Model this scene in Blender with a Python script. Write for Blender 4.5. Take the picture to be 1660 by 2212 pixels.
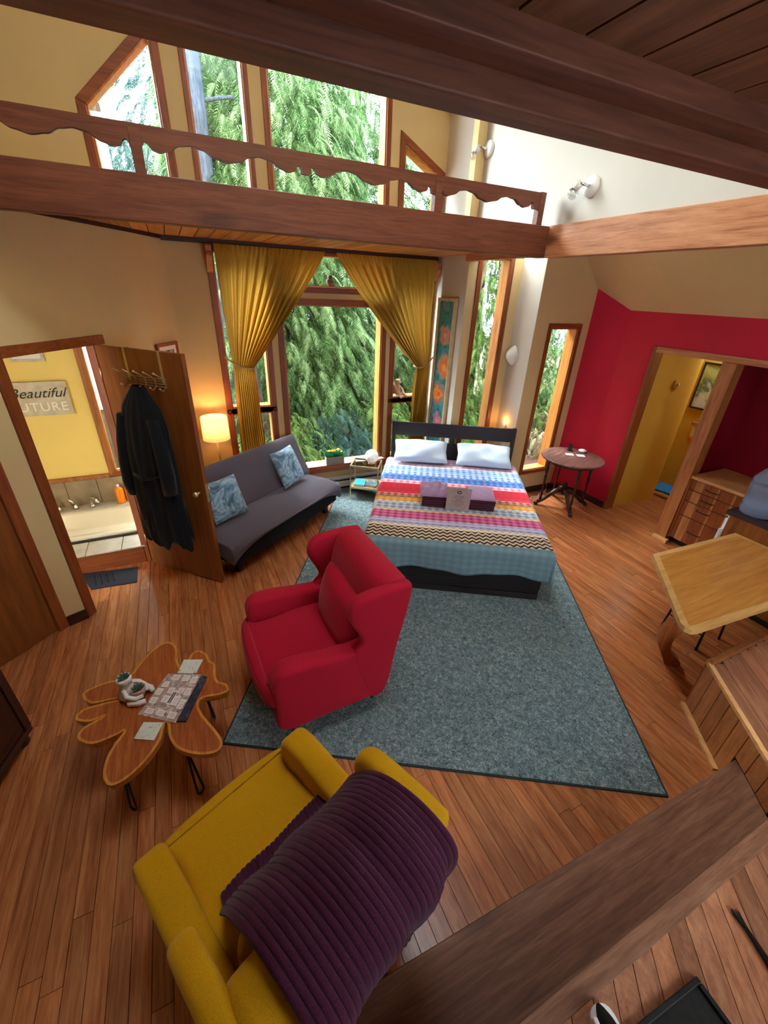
import bpy, bmesh, math, random
import numpy as np
from mathutils import Vector, Matrix, Euler
from mathutils.geometry import tessellate_polygon
for o in list(bpy.data.objects): bpy.data.objects.remove(o)
SC = bpy.context.scene
COL = SC.collection
PI = math.pi
rnd = random.Random(7)

# ------------------------------------------------------------------ camera
CAM_H = 2.6
F_PX, YAW, PITCH, ROLL = 897.55, 0.452612, 0.488816, -0.042553
cf = Vector((math.sin(YAW)*math.cos(PITCH), math.cos(YAW)*math.cos(PITCH), -math.sin(PITCH)))
cr = Vector((math.cos(YAW), -math.sin(YAW), 0))
cd = cf.cross(cr)
cr2 = math.cos(ROLL)*cr + math.sin(ROLL)*cd
cd2 = -math.sin(ROLL)*cr + math.cos(ROLL)*cd
cam = bpy.data.objects.new('camera', bpy.data.cameras.new('camera'))
COL.objects.link(cam)
mw = Matrix((( cr2.x, -cd2.x, -cf.x, 0.0), (cr2.y, -cd2.y, -cf.y, 0.0), (cr2.z, -cd2.z, -cf.z, CAM_H), (0, 0, 0, 1)))
cam.matrix_world = mw
cam.data.sensor_fit = 'HORIZONTAL'; cam.data.sensor_width = 36.0
cam.data.lens = F_PX/1660*36.0
cam.data.clip_start = 0.02; cam.data.clip_end = 300
SC.camera = cam

# ------------------------------------------------------------------ sky, sun, exposure
W = bpy.data.worlds.new('overcast_sky'); SC.world = W; W.use_nodes = True
bg = W.node_tree.nodes['Background']
bg.inputs['Color'].default_value = (0.80, 0.91, 1.0, 1)
bg.inputs['Strength'].default_value = SKY_STRENGTH = 9.0
sun = bpy.data.objects.new('sun', bpy.data.lights.new('sun', 'SUN'))
COL.objects.link(sun)
sun.data.energy = 26.0; sun.data.angle = math.radians(60); sun.data.color = (0.90, 0.96, 1.0)
sun.rotation_euler = Vector((0.50, -1.0, -1.0)).to_track_quat('-Z', 'Y').to_euler()
sun.location = (1, 12, 9)
SC.view_settings.view_transform = 'Standard'
SC.view_settings.look = 'None'
SC.view_settings.gamma = 1.0
SC.view_settings.exposure = 0.88
SC.view_settings.use_curve_mapping = False
try:
    SC.cycles.use_denoising = True
    SC.cycles.max_bounces = 6; SC.cycles.diffuse_bounces = 4; SC.cycles.transparent_max_bounces = 8
    SC.cycles.use_adaptive_sampling = True; SC.cycles.adaptive_threshold = 0.12; SC.cycles.adaptive_min_samples = 16
    SC.cycles.sample_clamp_indirect = 6.0
    SC.cycles.caustics_reflective = False; SC.cycles.caustics_refractive = False
except Exception: pass

# ------------------------------------------------------------------ materials
class NT:
    def __init__(s, name):
        s.m = bpy.data.materials.new(name); s.m.use_nodes = True
        s.t = s.m.node_tree; s.t.nodes.clear()
        s.out = s.n('ShaderNodeOutputMaterial')
    def n(s, typ, **kw):
        nd = s.t.nodes.new(typ)
        for k, v in kw.items():
            if k[0] == 'i' and k[1:].isdigit(): nd.inputs[int(k[1:])].default_value = v
            else: setattr(nd, k, v)
        return nd
    def l(s, a, b): s.t.links.new(a, b)
    def math(s, op, a, b=None, c=None):
        nd = s.n('ShaderNodeMath', operation=op)
        for i, v in enumerate((a, b, c)):
            if v is None: continue
            if hasattr(v, 'links'): s.l(v, nd.inputs[i])
            else: nd.inputs[i].default_value = v
        return nd.outputs[0]
    def ramp(s, fac, stops, interp='LINEAR'):
        nd = s.n('ShaderNodeValToRGB'); cr_ = nd.color_ramp; cr_.interpolation = interp
        while len(cr_.elements) < len(stops): cr_.elements.new(0.5)
        for e, (p, c) in zip(cr_.elements, stops):
            e.position = p; e.color = (c[0], c[1], c[2], 1)
        s.l(fac, nd.inputs[0]); return nd.outputs[0]
    def mix(s, fac, a, b, blend='MIX'):
        nd = s.n('ShaderNodeMix', data_type='RGBA', blend_type=blend)
        for v, i in ((fac, 0), (a, 6), (b, 7)):
            if hasattr(v, 'links'): s.l(v, nd.inputs[i])
            elif i == 0: nd.inputs[0].default_value = v
            else: nd.inputs[i].default_value = (v[0], v[1], v[2], 1)
        return nd.outputs[2]
    def coords(s, kind='Object'):
        return s.n('ShaderNodeTexCoord').outputs[kind]
    def rand(s): return s.n('ShaderNodeObjectInfo').outputs['Random']
    def mapping(s, vec, scale=(1, 1, 1), loc=(0, 0, 0), rot=(0, 0, 0)):
        nd = s.n('ShaderNodeMapping'); s.l(vec, nd.inputs[0])
        nd.inputs['Scale'].default_value = scale; nd.inputs['Location'].default_value = loc; nd.inputs['Rotation'].default_value = rot
        return nd.outputs[0]
    def noise(s, vec, scale, detail=3, rough=0.5, dist=0.0):
        nd = s.n('ShaderNodeTexNoise'); s.l(vec, nd.inputs['Vector'])
        nd.inputs['Scale'].default_value = scale; nd.inputs['Detail'].default_value = detail
        nd.inputs['Roughness'].default_value = rough; nd.inputs['Distortion'].default_value = dist
        return nd.outputs[0]
    def bump(s, h, strength, dist=0.01):
        nd = s.n('ShaderNodeBump'); nd.inputs['Strength'].default_value = strength; nd.inputs['Distance'].default_value = dist
        s.l(h, nd.inputs['Height']); return nd.outputs[0]
    def bsdf(s, color, rough=0.5, metal=0.0, normal=None, sheen=0.0, spec=0.5, emit=None, estr=0.0, coat=0.0):
        p = s.n('ShaderNodeBsdfPrincipled')
        if hasattr(color, 'links'): s.l(color, p.inputs['Base Color'])
        else: p.inputs['Base Color'].default_value = (color[0], color[1], color[2], 1)
        if hasattr(rough, 'links'): s.l(rough, p.inputs['Roughness'])
        else: p.inputs['Roughness'].default_value = rough
        p.inputs['Metallic'].default_value = metal
        p.inputs['Specular IOR Level'].default_value = spec
        if sheen: p.inputs['Sheen Weight'].default_value = sheen; p.inputs['Sheen Roughness'].default_value = 0.4
        if coat: p.inputs['Coat Weight'].default_value = coat; p.inputs['Coat Roughness'].default_value = 0.25
        if emit:
            p.inputs['Emission Color'].default_value = (*emit, 1); p.inputs['Emission Strength'].default_value = estr
        if normal is not None: s.l(normal, p.inputs['Normal'])
        s.l(p.outputs[0], s.out.inputs[0]); s.p = p
        return p

def lin(h):
    """sRGB hex to linear"""
    h = h.lstrip('#'); c = [int(h[i:i+2], 16)/255 for i in (0, 2, 4)]
    return tuple(x/12.92 if x <= 0.04045 else ((x+0.055)/1.055)**2.4 for x in c)

def paint(name, col, var=0.06, scale=3.0, rough=0.75, bump=0.05, bscale=180, metal=0.0, spec=0.3, sheen=0.0):
    t = NT(name); co = t.coords()
    f = t.noise(co, scale, 4)
    d = tuple(max(0, c*(1-var*2)) for c in col); e = tuple(min(1, c*(1+var)) for c in col)
    c = t.ramp(f, [(0.3, d), (0.7, e)])
    nb = t.bump(t.noise(co, bscale, 2), bump, 0.003) if bump else None
    t.bsdf(c, rough, metal, nb, sheen, spec); return t.m

def fabric(name, col, var=0.18, scale=260, rough=0.9, bump=0.25, sheen=0.25, big=0.08):
    t = NT(name); co = t.coords()
    f = t.noise(co, scale, 2); g = t.noise(co, 5, 3)
    d = tuple(c*(1-var) for c in col); e = tuple(min(1, c*(1+var)) for c in col)
    c = t.ramp(f, [(0.35, d), (0.65, e)])
    c = t.mix(t.math('MULTIPLY', g, big*2), c, tuple(x*0.55 for x in col))
    t.bsdf(c, rough, 0, t.bump(f, bump, 0.002), sheen, 0.2); return t.m

def wood(name, c0, c1, c2, axis=1, scale=1.0, rough=0.45, rand=0.5, bump=0.06, knots=0.0, spec=0.4, coat=0.0, stretch=14.0):
    """grain stretched along a local axis; every object its own tone"""
    t = NT(name); oi = t.n('ShaderNodeObjectInfo').outputs['Random']
    va = t.n('ShaderNodeVectorMath', operation='ADD'); t.l(t.coords(), va.inputs[0])
    cx = t.n('ShaderNodeCombineXYZ')
    for i, k in enumerate((37.0, 91.0, 53.0)): t.l(t.math('MULTIPLY', oi, k), cx.inputs[i])
    t.l(cx.outputs[0], va.inputs[1])
    sc = [stretch*scale]*3; sc[axis] = scale
    v = t.mapping(va.outputs[0], tuple(sc))
    g = t.noise(v, 2.2, 6, 0.6, 0.7)
    fine = t.noise(v, 11.0, 4, 0.6)
    f = t.math('ADD', t.math('MULTIPLY', g, 0.72), t.math('MULTIPLY', fine, 0.28))
    c = t.ramp(f, [(0.32, c0), (0.5, c1), (0.68, c2)])
    if rand:
        r2 = t.math('FRACT', t.math('MULTIPLY', oi, 17.31))
        dk = t.ramp(r2, [(0.0, tuple(x*0.55 for x in (1, .92, .85))), (0.5, (1, 1, 1)), (1.0, (1.28, 1.16, 1.05))])
        c = t.mix(rand, c, dk, 'MULTIPLY')
    if knots:
        vk = t.n('ShaderNodeTexVoronoi'); sk = [3.2]*3; sk[axis] = 1.1
        t.l(t.mapping(va.outputs[0], tuple(sk)), vk.inputs['Vector']); vk.inputs['Scale'].default_value = 1.0
        km = t.ramp(vk.outputs['Distance'], [(0.09, (1, 1, 1)), (0.19, (0, 0, 0))])
        c = t.mix(t.math('MULTIPLY', km, knots), c, tuple(x*0.25 for x in c0))
    t.bsdf(c, rough, 0, t.bump(fine, bump, 0.002), 0, spec, coat=coat); return t.m

def glass(name, tint=(1, 1, 1), refl=0.05):
    t = NT(name)
    tr = t.n('ShaderNodeBsdfTransparent'); tr.inputs[0].default_value = (*tint, 1)
    gl = t.n('ShaderNodeBsdfGlossy'); gl.inputs['Roughness'].default_value = 0.02
    lw = t.n('ShaderNodeLayerWeight'); lw.inputs[0].default_value = 0.12
    mx = t.n('ShaderNodeMixShader'); t.l(t.math('ADD', t.math('MULTIPLY', lw.outputs['Fresnel'], 0.06), refl), mx.inputs[0])
    t.l(tr.outputs[0], mx.inputs[1]); t.l(gl.outputs[0], mx.inputs[2]); t.l(mx.outputs[0], t.out.inputs[0]); return t.m

def emissive(name, col, strength, base=(.9, .85, .75)):
    t = NT(name); t.bsdf(base, 0.8, emit=col, estr=strength); return t.m

MT = {}
# ------------------------------------------------------------------ mesh helpers
class MB:
    def __init__(s): s.v = []; s.f = []; s.mi = []; s.cur = 0
    def add(s, vs, fs):
        b = len(s.v); s.v += [tuple(v) for v in vs]
        for f in fs: s.f.append(tuple(b+i for i in f)); s.mi.append(s.cur)
    def box(s, x0, x1, y0, y1, z0, z1):
        s.add([(x0,y0,z0),(x1,y0,z0),(x1,y1,z0),(x0,y1,z0),(x0,y0,z1),(x1,y0,z1),(x1,y1,z1),(x0,y1,z1)],
              [(0,3,2,1),(4,5,6,7),(0,1,5,4),(1,2,6,5),(2,3,7,6),(3,0,4,7)]); return s
    def obox(s, c, size, M=None):
        """box at c with a 3x3 rotation"""
        hx, hy, hz = (q/2 for q in size); M = M or Matrix.Identity(3); c = Vector(c)
        vs = [c + M @ Vector(p) for p in ((-hx,-hy,-hz),(hx,-hy,-hz),(hx,hy,-hz),(-hx,hy,-hz),(-hx,-hy,hz),(hx,-hy,hz),(hx,hy,hz),(-hx,hy,hz))]
        s.add(vs, [(0,3,2,1),(4,5,6,7),(0,1,5,4),(1,2,6,5),(2,3,7,6),(3,0,4,7)]); return s
    def bar(s, a, b, w, h, up=(0,0,1)):
        """rectangular bar from a to b"""
        a = Vector(a); b = Vector(b); d = (b-a); L = d.length; d.normalize(); u = Vector(up)
        sx = d.cross(u)
        if sx.length < 1e-5: sx = d.cross(Vector((1,0,0)))
        sx.normalize(); u = sx.cross(d)
        M = Matrix((d, sx, u)).transposed()
        return s.obox((a+b)/2, (L, w, h), M)
    def prism(s, poly, z0, z1, to=lambda u, v, w: (u, v, w), holes=()):
        """extrude polygon (with holes) from z0 to z1; to() places the point"""
        loops = [list(poly)] + [list(h) for h in holes]
        flat = [p for lp in loops for p in lp]; n = len(flat)
        tris = tessellate_polygon([[Vector((p[0], p[1], 0)) for p in lp] for lp in loops])
        vs = [to(p[0], p[1], z0) for p in flat] + [to(p[0], p[1], z1) for p in flat]
        fs = [tuple(t) for t in tris] + [tuple(i+n for i in reversed(t)) for t in tris]
        k = 0
        for lp in loops:
            m = len(lp)
            for i in range(m):
                a, b = k+i, k+(i+1) % m; fs.append((a, b, b+n, a+n))
            k += m
        s.add(vs, fs); return s
    def tube(s, pts, r, n=8, caps=True):
        pts = [Vector(p) for p in pts]; rs = r if isinstance(r, (list, tuple)) else [r]*len(pts)
        vs = []; pu = None
        for i, p in enumerate(pts):
            d = (pts[min(i+1, len(pts)-1)] - pts[max(i-1, 0)]).normalized()
            if pu is None: pu = d.orthogonal().normalized()
            u = (pu - d*pu.dot(d)).normalized(); pu = u; w = d.cross(u)
            for k in range(n):
                a = 2*PI*k/n; vs.append(p + (u*math.cos(a)+w*math.sin(a))*rs[i])
        fs = [(i*n+k, i*n+(k+1) % n, (i+1)*n+(k+1) % n, (i+1)*n+k) for i in range(len(pts)-1) for k in range(n)]
        if caps: fs += [tuple(range(n-1, -1, -1)), tuple((len(pts)-1)*n+k for k in range(n))]
        s.add(vs, fs); return s
    def lathe(s, prof, n=24, c=(0, 0, 0), sx=1, sy=1):
        vs = [(c[0]+r*math.cos(2*PI*k/n)*sx, c[1]+r*math.sin(2*PI*k/n)*sy, c[2]+z) for r, z in prof for k in range(n)]
        fs = [(i*n+k, i*n+(k+1) % n, (i+1)*n+(k+1) % n, (i+1)*n+k) for i in range(len(prof)-1) for k in range(n)]
        if prof[0][0] > 1e-6: fs.append(tuple(range(n-1, -1, -1)))
        if prof[-1][0] > 1e-6: fs.append(tuple((len(prof)-1)*n+k for k in range(n)))
        s.add(vs, fs); return s
    def ball(s, c, r, n=12, m=8):
        rx, ry, rz = r if isinstance(r, (tuple, list)) else (r, r, r)
        vs = []
        for i in range(m+1):
            a = PI*i/m
            for k in range(n):
                b = 2*PI*k/n; vs.append((c[0]+rx*math.sin(a)*math.cos(b), c[1]+ry*math.sin(a)*math.sin(b), c[2]-rz*math.cos(a)))
        s.add(vs, [(i*n+k, i*n+(k+1) % n, (i+1)*n+(k+1) % n, (i+1)*n+k) for i in range(m) for k in range(n)]); return s
    def puff(s, poly, w0, w1, r, to, seg=4):
        """extrude a dense smooth polygon from w0 to w1 with rounded rims of radius r"""
        P = [Vector(p[:2]) for p in poly]; n = len(P)
        ar = sum(P[i].x*P[(i+1) % n].y-P[(i+1) % n].x*P[i].y for i in range(n)); sg = 1 if ar > 0 else -1
        N = []
        for i in range(n):
            d = (P[(i+1) % n]-P[i-1]); d.normalize(); N.append(Vector((-d.y, d.x))*sg)
        sw = 1 if w1 > w0 else -1
        rings = []
        for k in range(seg+1):
            a = PI/2*k/seg; rings.append((r*(1-math.sin(a)), w0+sw*r*(1-math.cos(a))))
        rings += [(i_, w0+w1-w) for i_, w in reversed(rings)]
        vs = [to(P[i].x+N[i].x*i_, P[i].y+N[i].y*i_, w) for i_, w in rings for i in range(n)]
        fs = [(k*n+i, k*n+(i+1) % n, (k+1)*n+(i+1) % n, (k+1)*n+i) for k in range(len(rings)-1) for i in range(n)]
        i_ = rings[0][0]
        tris = tessellate_polygon([[Vector((P[i].x+N[i].x*i_, P[i].y+N[i].y*i_, 0)) for i in range(n)]])
        m = (len(rings)-1)*n
        fs += [tuple(t) for t in tris]+[tuple(m+q for q in reversed(t)) for t in tris]
        s.add(vs, fs); return s
    def grid(s, fn, nu, nv):
        vs = [fn(i/nu, j/nv) for j in range(nv+1) for i in range(nu+1)]
        s.add(vs, [(j*(nu+1)+i, j*(nu+1)+i+1, (j+1)*(nu+1)+i+1, (j+1)*(nu+1)+i) for j in range(nv) for i in range(nu)]); return s
    def mesh(s, name):
        me = bpy.data.meshes.new(name); me.from_pydata(s.v, [], s.f)
        bm = bmesh.new(); bm.from_mesh(me); bmesh.ops.remove_doubles(bm, verts=bm.verts, dist=1e-5)
        bmesh.ops.recalc_face_normals(bm, faces=bm.faces); bm.to_mesh(me); bm.free(); return me
    def build(s, name, mat, parent=None, smooth=False, bevel=0, seg=2, subsurf=0, solid=0, loc=None, keep=False):
        if keep:
            me = bpy.data.meshes.new(name); me.from_pydata(s.v, [], s.f); me.update()
        else: me = s.mesh(name)
        return obj(name, me, mat, parent, smooth, bevel, seg, subsurf, solid, loc)

def obj(name, me, mat, parent=None, smooth=False, bevel=0, seg=2, subsurf=0, solid=0, loc=None):
    o = bpy.data.objects.new(name, me); COL.objects.link(o)
    for m in (mat if isinstance(mat, (list, tuple)) else [mat]): me.materials.append(m)
    if smooth or bevel or subsurf:
        me.polygons.foreach_set('use_smooth', [True]*len(me.polygons))
    if solid:
        md = o.modifiers.new('s', 'SOLIDIFY'); md.thickness = solid; md.offset = 0
    if bevel:
        md = o.modifiers.new('b', 'BEVEL'); md.width = bevel; md.segments = seg; md.limit_method = 'ANGLE'; md.angle_limit = math.radians(35); md.harden_normals = True
    if subsurf:
        md = o.modifiers.new('u', 'SUBSURF'); md.levels = subsurf; md.render_levels = subsurf
    if parent: o.parent = parent
    if loc is not None: o.location = loc
    return o

def tag(o, label=None, cat=None, group=None, kind=None):
    if label: o['label'] = label
    if cat: o['category'] = cat
    if group: o['group'] = group
    if kind: o['kind'] = kind
    return o
def thing(name, label, cat, loc=(0, 0, 0), rz=0.0, group=None, kind=None):
    o = bpy.data.objects.new(name, None); COL.objects.link(o); o.empty_display_size = 0.1
    o.location = loc; o.rotation_euler = (0, 0, rz)
    return tag(o, label, cat, group, kind)
def struct(o, label, cat): return tag(o, label, cat, None, 'structure')
def inst(src, parent, loc, rz=0.0, scale=None):
    c = src.copy(); COL.objects.link(c); c.parent = parent; c.location = loc; c.rotation_euler = (0, 0, rz)
    if scale: c.scale = scale
    return c
def crom(pts, n=6, closed=True):
    """Catmull-Rom through 2D or 3D points"""
    P = [Vector(p) for p in pts]; out = []; m = len(P)
    for i in range(m if closed else m-1):
        if closed: p0, p1, p2, p3 = P[i-1], P[i], P[(i+1) % m], P[(i+2) % m]
        else: p0, p1, p2, p3 = P[max(i-1, 0)], P[i], P[i+1], P[min(i+2, m-1)]
        for k in range(n):
            t = k/n
            out.append(0.5*((2*p1)+(p2-p0)*t+(2*p0-5*p1+4*p2-p3)*t*t+(3*p1-p0-3*p2+p3)*t**3))
    if not closed: out.append(P[-1])
    return [tuple(p) for p in out]
def frame2(a, b):
    """place (u, z, w): u along plan line a->b, w to the right-hand outside"""
    a = Vector((a[0], a[1])); d = (Vector((b[0], b[1]))-a).normalized(); nn = Vector((-d.y, d.x))
    return lambda u, z, w: (a.x+d.x*u+nn.x*w, a.y+d.y*u+nn.y*w, z)

# ------------------------------------------------------------------ palette
MT['cream'] = paint('cream_wall_paint', lin('#d8bc88'), 0.03, 1.5, 0.8, 0.04, 220)
MT['white'] = paint('white_wall_paint', lin('#d2cec4'), 0.02, 1.5, 0.8, 0.04, 220)
MT['red'] = paint('red_wall_paint', lin('#cb1c3c'), 0.05, 1.2, 0.62, 0.05, 200)
MT['red_shade'] = paint('shaded_red_wall_paint', lin('#8c1028'), 0.05, 1.2, 0.6, 0.05, 200)  # darker copy of the wall red: alcove shade put into the colour
MT['yellow_wall'] = paint('mustard_wall_paint', lin('#d8ab3a'), 0.04, 1.2, 0.8, 0.04, 200)
MT['pale_yellow'] = paint('pale_yellow_wall_paint', lin('#ecd582'), 0.03, 1.2, 0.8, 0.04, 200)
MT['floor'] = wood('fir_floor_boards', lin('#8a4a26'), lin('#b36c3e'), lin('#c98756'), 1, 1.0, 0.27, 0.45, 0.05, 0, 0.5)
MT['landing'] = wood('landing_boards', lin('#7c4c33'), lin('#9c684c'), lin('#b58260'), 1, 1.0, 0.45, 0.6, 0.05)
MT['ceil'] = wood('dark_ceiling_boards', lin('#4c2b18'), lin('#6e4228'), lin('#855638'), 1, 0.8, 0.55, 0.35, 0.08, 0.85)
MT['beam_x'] = wood('reddish_beam_wood_x', lin('#522616'), lin('#6c3823'), lin('#7f4830'), 0, 1.0, 0.5, 0.15, 0.1, 0.5)
MT['beam_near'] = wood('dark_near_beam_wood', lin('#4a2416'), lin('#653623'), lin('#784631'), 0, 1.0, 0.55, 0.1, 0.1, 0.6)
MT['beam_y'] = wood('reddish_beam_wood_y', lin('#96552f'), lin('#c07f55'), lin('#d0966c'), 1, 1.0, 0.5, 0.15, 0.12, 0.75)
MT['trim'] = wood('window_trim_wood', lin('#6b3013'), lin('#8a451e'), lin('#a35a2a'), 2, 1.0, 0.45, 0.25, 0.05)
MT['trim_h'] = wood('window_trim_wood_level', lin('#6b3013'), lin('#8a451e'), lin('#a35a2a'), 0, 1.0, 0.45, 0.25, 0.05)
MT['jamb'] = wood('honey_jamb_wood', lin('#9a5a24'), lin('#bb7a3b'), lin('#d0944f'), 2, 0.8, 0.45, 0.2, 0.05, 0.6)
MT['soffit'] = wood('pine_soffit_boards', lin('#a9682c'), lin('#c98a45'), lin('#dba35c'), 1, 1.0, 0.5, 0.8, 0.05)
MT['darktrim'] = wood('dark_trim_wood', lin('#2b120b'), lin('#3d1c10'), lin('#4c2617'), 0, 1.0, 0.5, 0.1)
MT['door'] = wood('brown_door_veneer', lin('#6a3814'), lin('#84491c'), lin('#945625'), 2, 0.6, 0.42, 0.1, 0.03)
MT['glass'] = glass('window_glass', (0.97, 0.99, 0.98), 0.005)
MT['tread'] = wood('weathered_plank', lin('#5e3a29'), lin('#7e543d'), lin('#946a50'), 0, 1.2, 0.55, 0.1, 0.2, 0.6)
MT['panel'] = wood('panel_boards', lin('#8a4f26'), lin('#ac6c3b'), lin('#c08450'), 2, 1.0, 0.45, 0.5)
MT['pine_strip'] = wood('pale_strip_wood', lin('#b98248'), lin('#d6a066'), lin('#e2b57c'), 1, 1.0, 0.45, 0.2)
MT['black_metal'] = paint('black_metal', (0.012, 0.012, 0.013), 0.1, 20, 0.4, 0.0, 0, 0.2, 0.5)
MT['chrome'] = paint('chrome', (0.75, 0.75, 0.76), 0.02, 20, 0.12, 0.0, 0, 1.0)
MT['brass'] = paint('brass', (0.80, 0.62, 0.38), 0.05, 20, 0.38, 0.0, 0, 1.0)
MT['white_plastic'] = paint('white_plastic', (0.78, 0.78, 0.76), 0.02, 20, 0.4, 0.0, 0)
MT['paper'] = paint('white_paper', (0.8, 0.79, 0.76), 0.03, 30, 0.7, 0.0, 0)
MT['ink'] = paint('dark_ink', (0.03, 0.028, 0.03), 0.05, 30, 0.7, 0.0, 0)
MT['soil'] = paint('ground_soil', lin('#8a7a5e'), 0.35, 8, 0.95, 0.5, 30)

Y1, Y2, Y3 = 5.31, 4.60, 4.21            # the stepped window walls
XS1, XS2, XE, XR = 3.18, 3.97, 4.88, 5.10
CZ = 2.965                               # underside of the loft level

# ------------------------------------------------------------------ floors
floor = MB().box(-2.6, 7.4, -1.6, 5.45, -0.14, -0.03).build('floor', MT['darktrim'])
struct(floor, 'reddish fir strip floor of the whole room', 'floor')
PW = 0.083
plank_len = [1.25, 1.9, 2.6, 0.9]
plank_src = []
for L in plank_len:
    b = MB().box(-PW/2+0.0008, PW/2-0.0008, 0, L, -0.03, 0).build('plank', MT['floor'], floor, bevel=0.0012, seg=1)
    plank_src.append(b)
npl = 0
rows = int((5.2+1.62)/PW)
for i in range(rows):
    x = -1.62 + PW*(i+0.5)
    y = 0.14 if x > -0.6 else -0.4
    y -= rnd.random()*0.0
    ymax = 5.45 if x > -0.2 else 4.4
    first = True
    while y < ymax:
        k = rnd.randrange(4) if not first else rnd.randrange(4)
        L = plank_len[k]
        if first: L2 = L*(0.35+0.6*rnd.random())
        else: L2 = L
        if y+L2 > ymax-0.35: L2 = ymax-y
        c = plank_src[k] if npl < 0 else plank_src[k].copy()
        COL.objects.link(c); c.parent = floor; c.location = (x, y, 0); c.scale = (1, (L2-0.0015)/L, 1)
        y += L2; first = False; npl += 1
for b in plank_src: bpy.data.objects.remove(b)
hall_floor = MB().box(5.19, 7.4, 1.0, 4.6, -0.03, 0.0).build('floor_hall', MT['floor'])
struct(hall_floor, 'dim wooden floor of the hallway behind the red wall', 'floor')

# ------------------------------------------------------------------ walls
def wall(name, a, b, z0, z1, mat, label, holes=(), thick=0.15, outline=None, extra=(0, 0)):
    L = (Vector(b)-Vector(a)).length
    pl = outline or [(-extra[0], z0), (L+extra[1], z0), (L+extra[1], z1), (-extra[0], z1)]
    o = MB().prism(pl, 0, thick, frame2(a, b), holes).build(name, mat)
    return struct(o, label, 'wall')
def rect(x0, x1, z0, z1): return [(x0, z0), (x1, z0), (x1, z1), (x0, z1)]

WIN = {}   # glass openings of the gable wall, (x, z) polygons
WIN['left_low'] = rect(0.485, 0.955, 0.40, 1.205)
WIN['left_up'] = rect(0.485, 0.955, 1.275, 2.90)
WIN['centre'] = rect(1.165, 2.435, 0.40, 2.42)
WIN['transom'] = rect(1.165, 2.435, 2.61, 2.93)
WIN['right_low'] = rect(2.63, 3.10, 0.40, 1.205)
WIN['right_up'] = rect(2.63, 3.10, 1.275, 2.90)
WIN['pent'] = [(-0.355, 3.25), (0.215, 3.25), (0.215, 4.42), (-0.355, 3.885)]
WIN['tall_a'] = rect(0.475, 0.955, 3.25, 4.85)
WIN['tall_b'] = rect(1.175, 2.42, 3.25, 5.0)
WIN['slant'] = [(2.655, 3.25), (3.12, 3.25), (3.12, 3.80), (2.655, 4.035)]
GX0 = -1.9
low = [(0.03, 0), (XS1+0.15, 0), (XS1+0.15, 5.5), (GX0, 5.5), (GX0, 3.0), (0.03, 3.0)]
gable = MB().prism(low, 0, 0.15, lambda u, z, w: (u, Y1+w, z), [WIN[k] for k in WIN]).build('wall_back', MT['cream'])
struct(gable, 'cream gable wall with the tall cedar-facing windows', 'wall')
wall('wall_step_painting', (XS1, Y1), (XS1, Y2), 0, 3.0, MT['white'], 'narrow white return wall behind the tall flower painting', extra=(0, -0.002))
wall('wall_tall_window', (XS1, Y2), (XS2, Y2), 0, 3.0, MT['cream'], 'cream wall around the tall narrow window behind the headboard',
     [rect(0.19, 0.59, 0.34, 2.985)], 0.15, extra=(-0.003, 0.15))
wall('wall_step_sconce', (XS2, Y2), (XS2, Y3), 0, 3.4, MT['white'], 'narrow white return wall carrying the half-round wall light', extra=(0, -0.002))
wall('wall_small_window', (XS2, Y3), (XE, Y3), 0, 4.0, MT['cream'], 'cream wall around the small narrow window by the round table',
     [rect(0.27, 0.72, 0.37, 2.27)], 0.15, extra=(-0.003, 0.1))
wall('wall_red_angled', (XE, Y3), (XR, 3.84), 0, 2.9, MT['red'], 'slim angled red wall panel between window wall and doorway', extra=(0, 0.0))
# red wall with the doorway and alcove opening, plane X = XR running towards the camera
wall('wall_right', (XR, 3.84), (XR, -1.6), 0, 2.6, MT['red'], 'red wall with the wide doorway and alcove opening',
     outline=[(0, 0), (0.475, 0), (0.475, 2.09), (2.95, 2.09), (2.95, 0), (5.44, 0), (5.44, 2.56), (0, 2.56)], thick=0.12)
wall('wall_door', (-1.09, 3.55), (0.03, 5.31), 0, 3.0, MT['cream'], 'angled cream wall holding the bathroom doorway',
     outline=[(0, 0), (0.07, 0), (0.07, 2.125), (0.86, 2.125), (0.86, 0), (2.086, 0), (2.086, 3.0), (0, 3.0)], thick=0.05)
wall('wall_strip', (-1.22, 3.50), (-1.09, 3.55), 0, 3.0, MT['cream'], 'narrow cream wall strip between the two dark doors', thick=0.12)
wall('wall_left', (-2.6, 2.2), (-1.22, 3.50), 0, 3.0, MT['cream'], 'cream wall carrying the dark left-hand door', thick=0.12,
     outline=[(0, 0), (0.85, 0), (0.85, 2.06), (1.82, 2.06), (1.82, 0), (1.896, 0), (1.896, 3.0), (0, 3.0)])
wall('wall_side', (-2.6, -1.6), (-2.6, 2.2), 0, 3.0, MT['cream'], 'plain cream wall on the dark left side of the room', thick=0.12)
wall('wall_front', (5.1, -1.6), (-2.6, -1.6), 0, 3.0, MT['cream'], 'cream wall behind the viewer with an added fill-light opening', [rect(2.7, 3.9, 1.2, 2.2)], thick=0.12)  # unseen opening added in this wall for fill light
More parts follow.
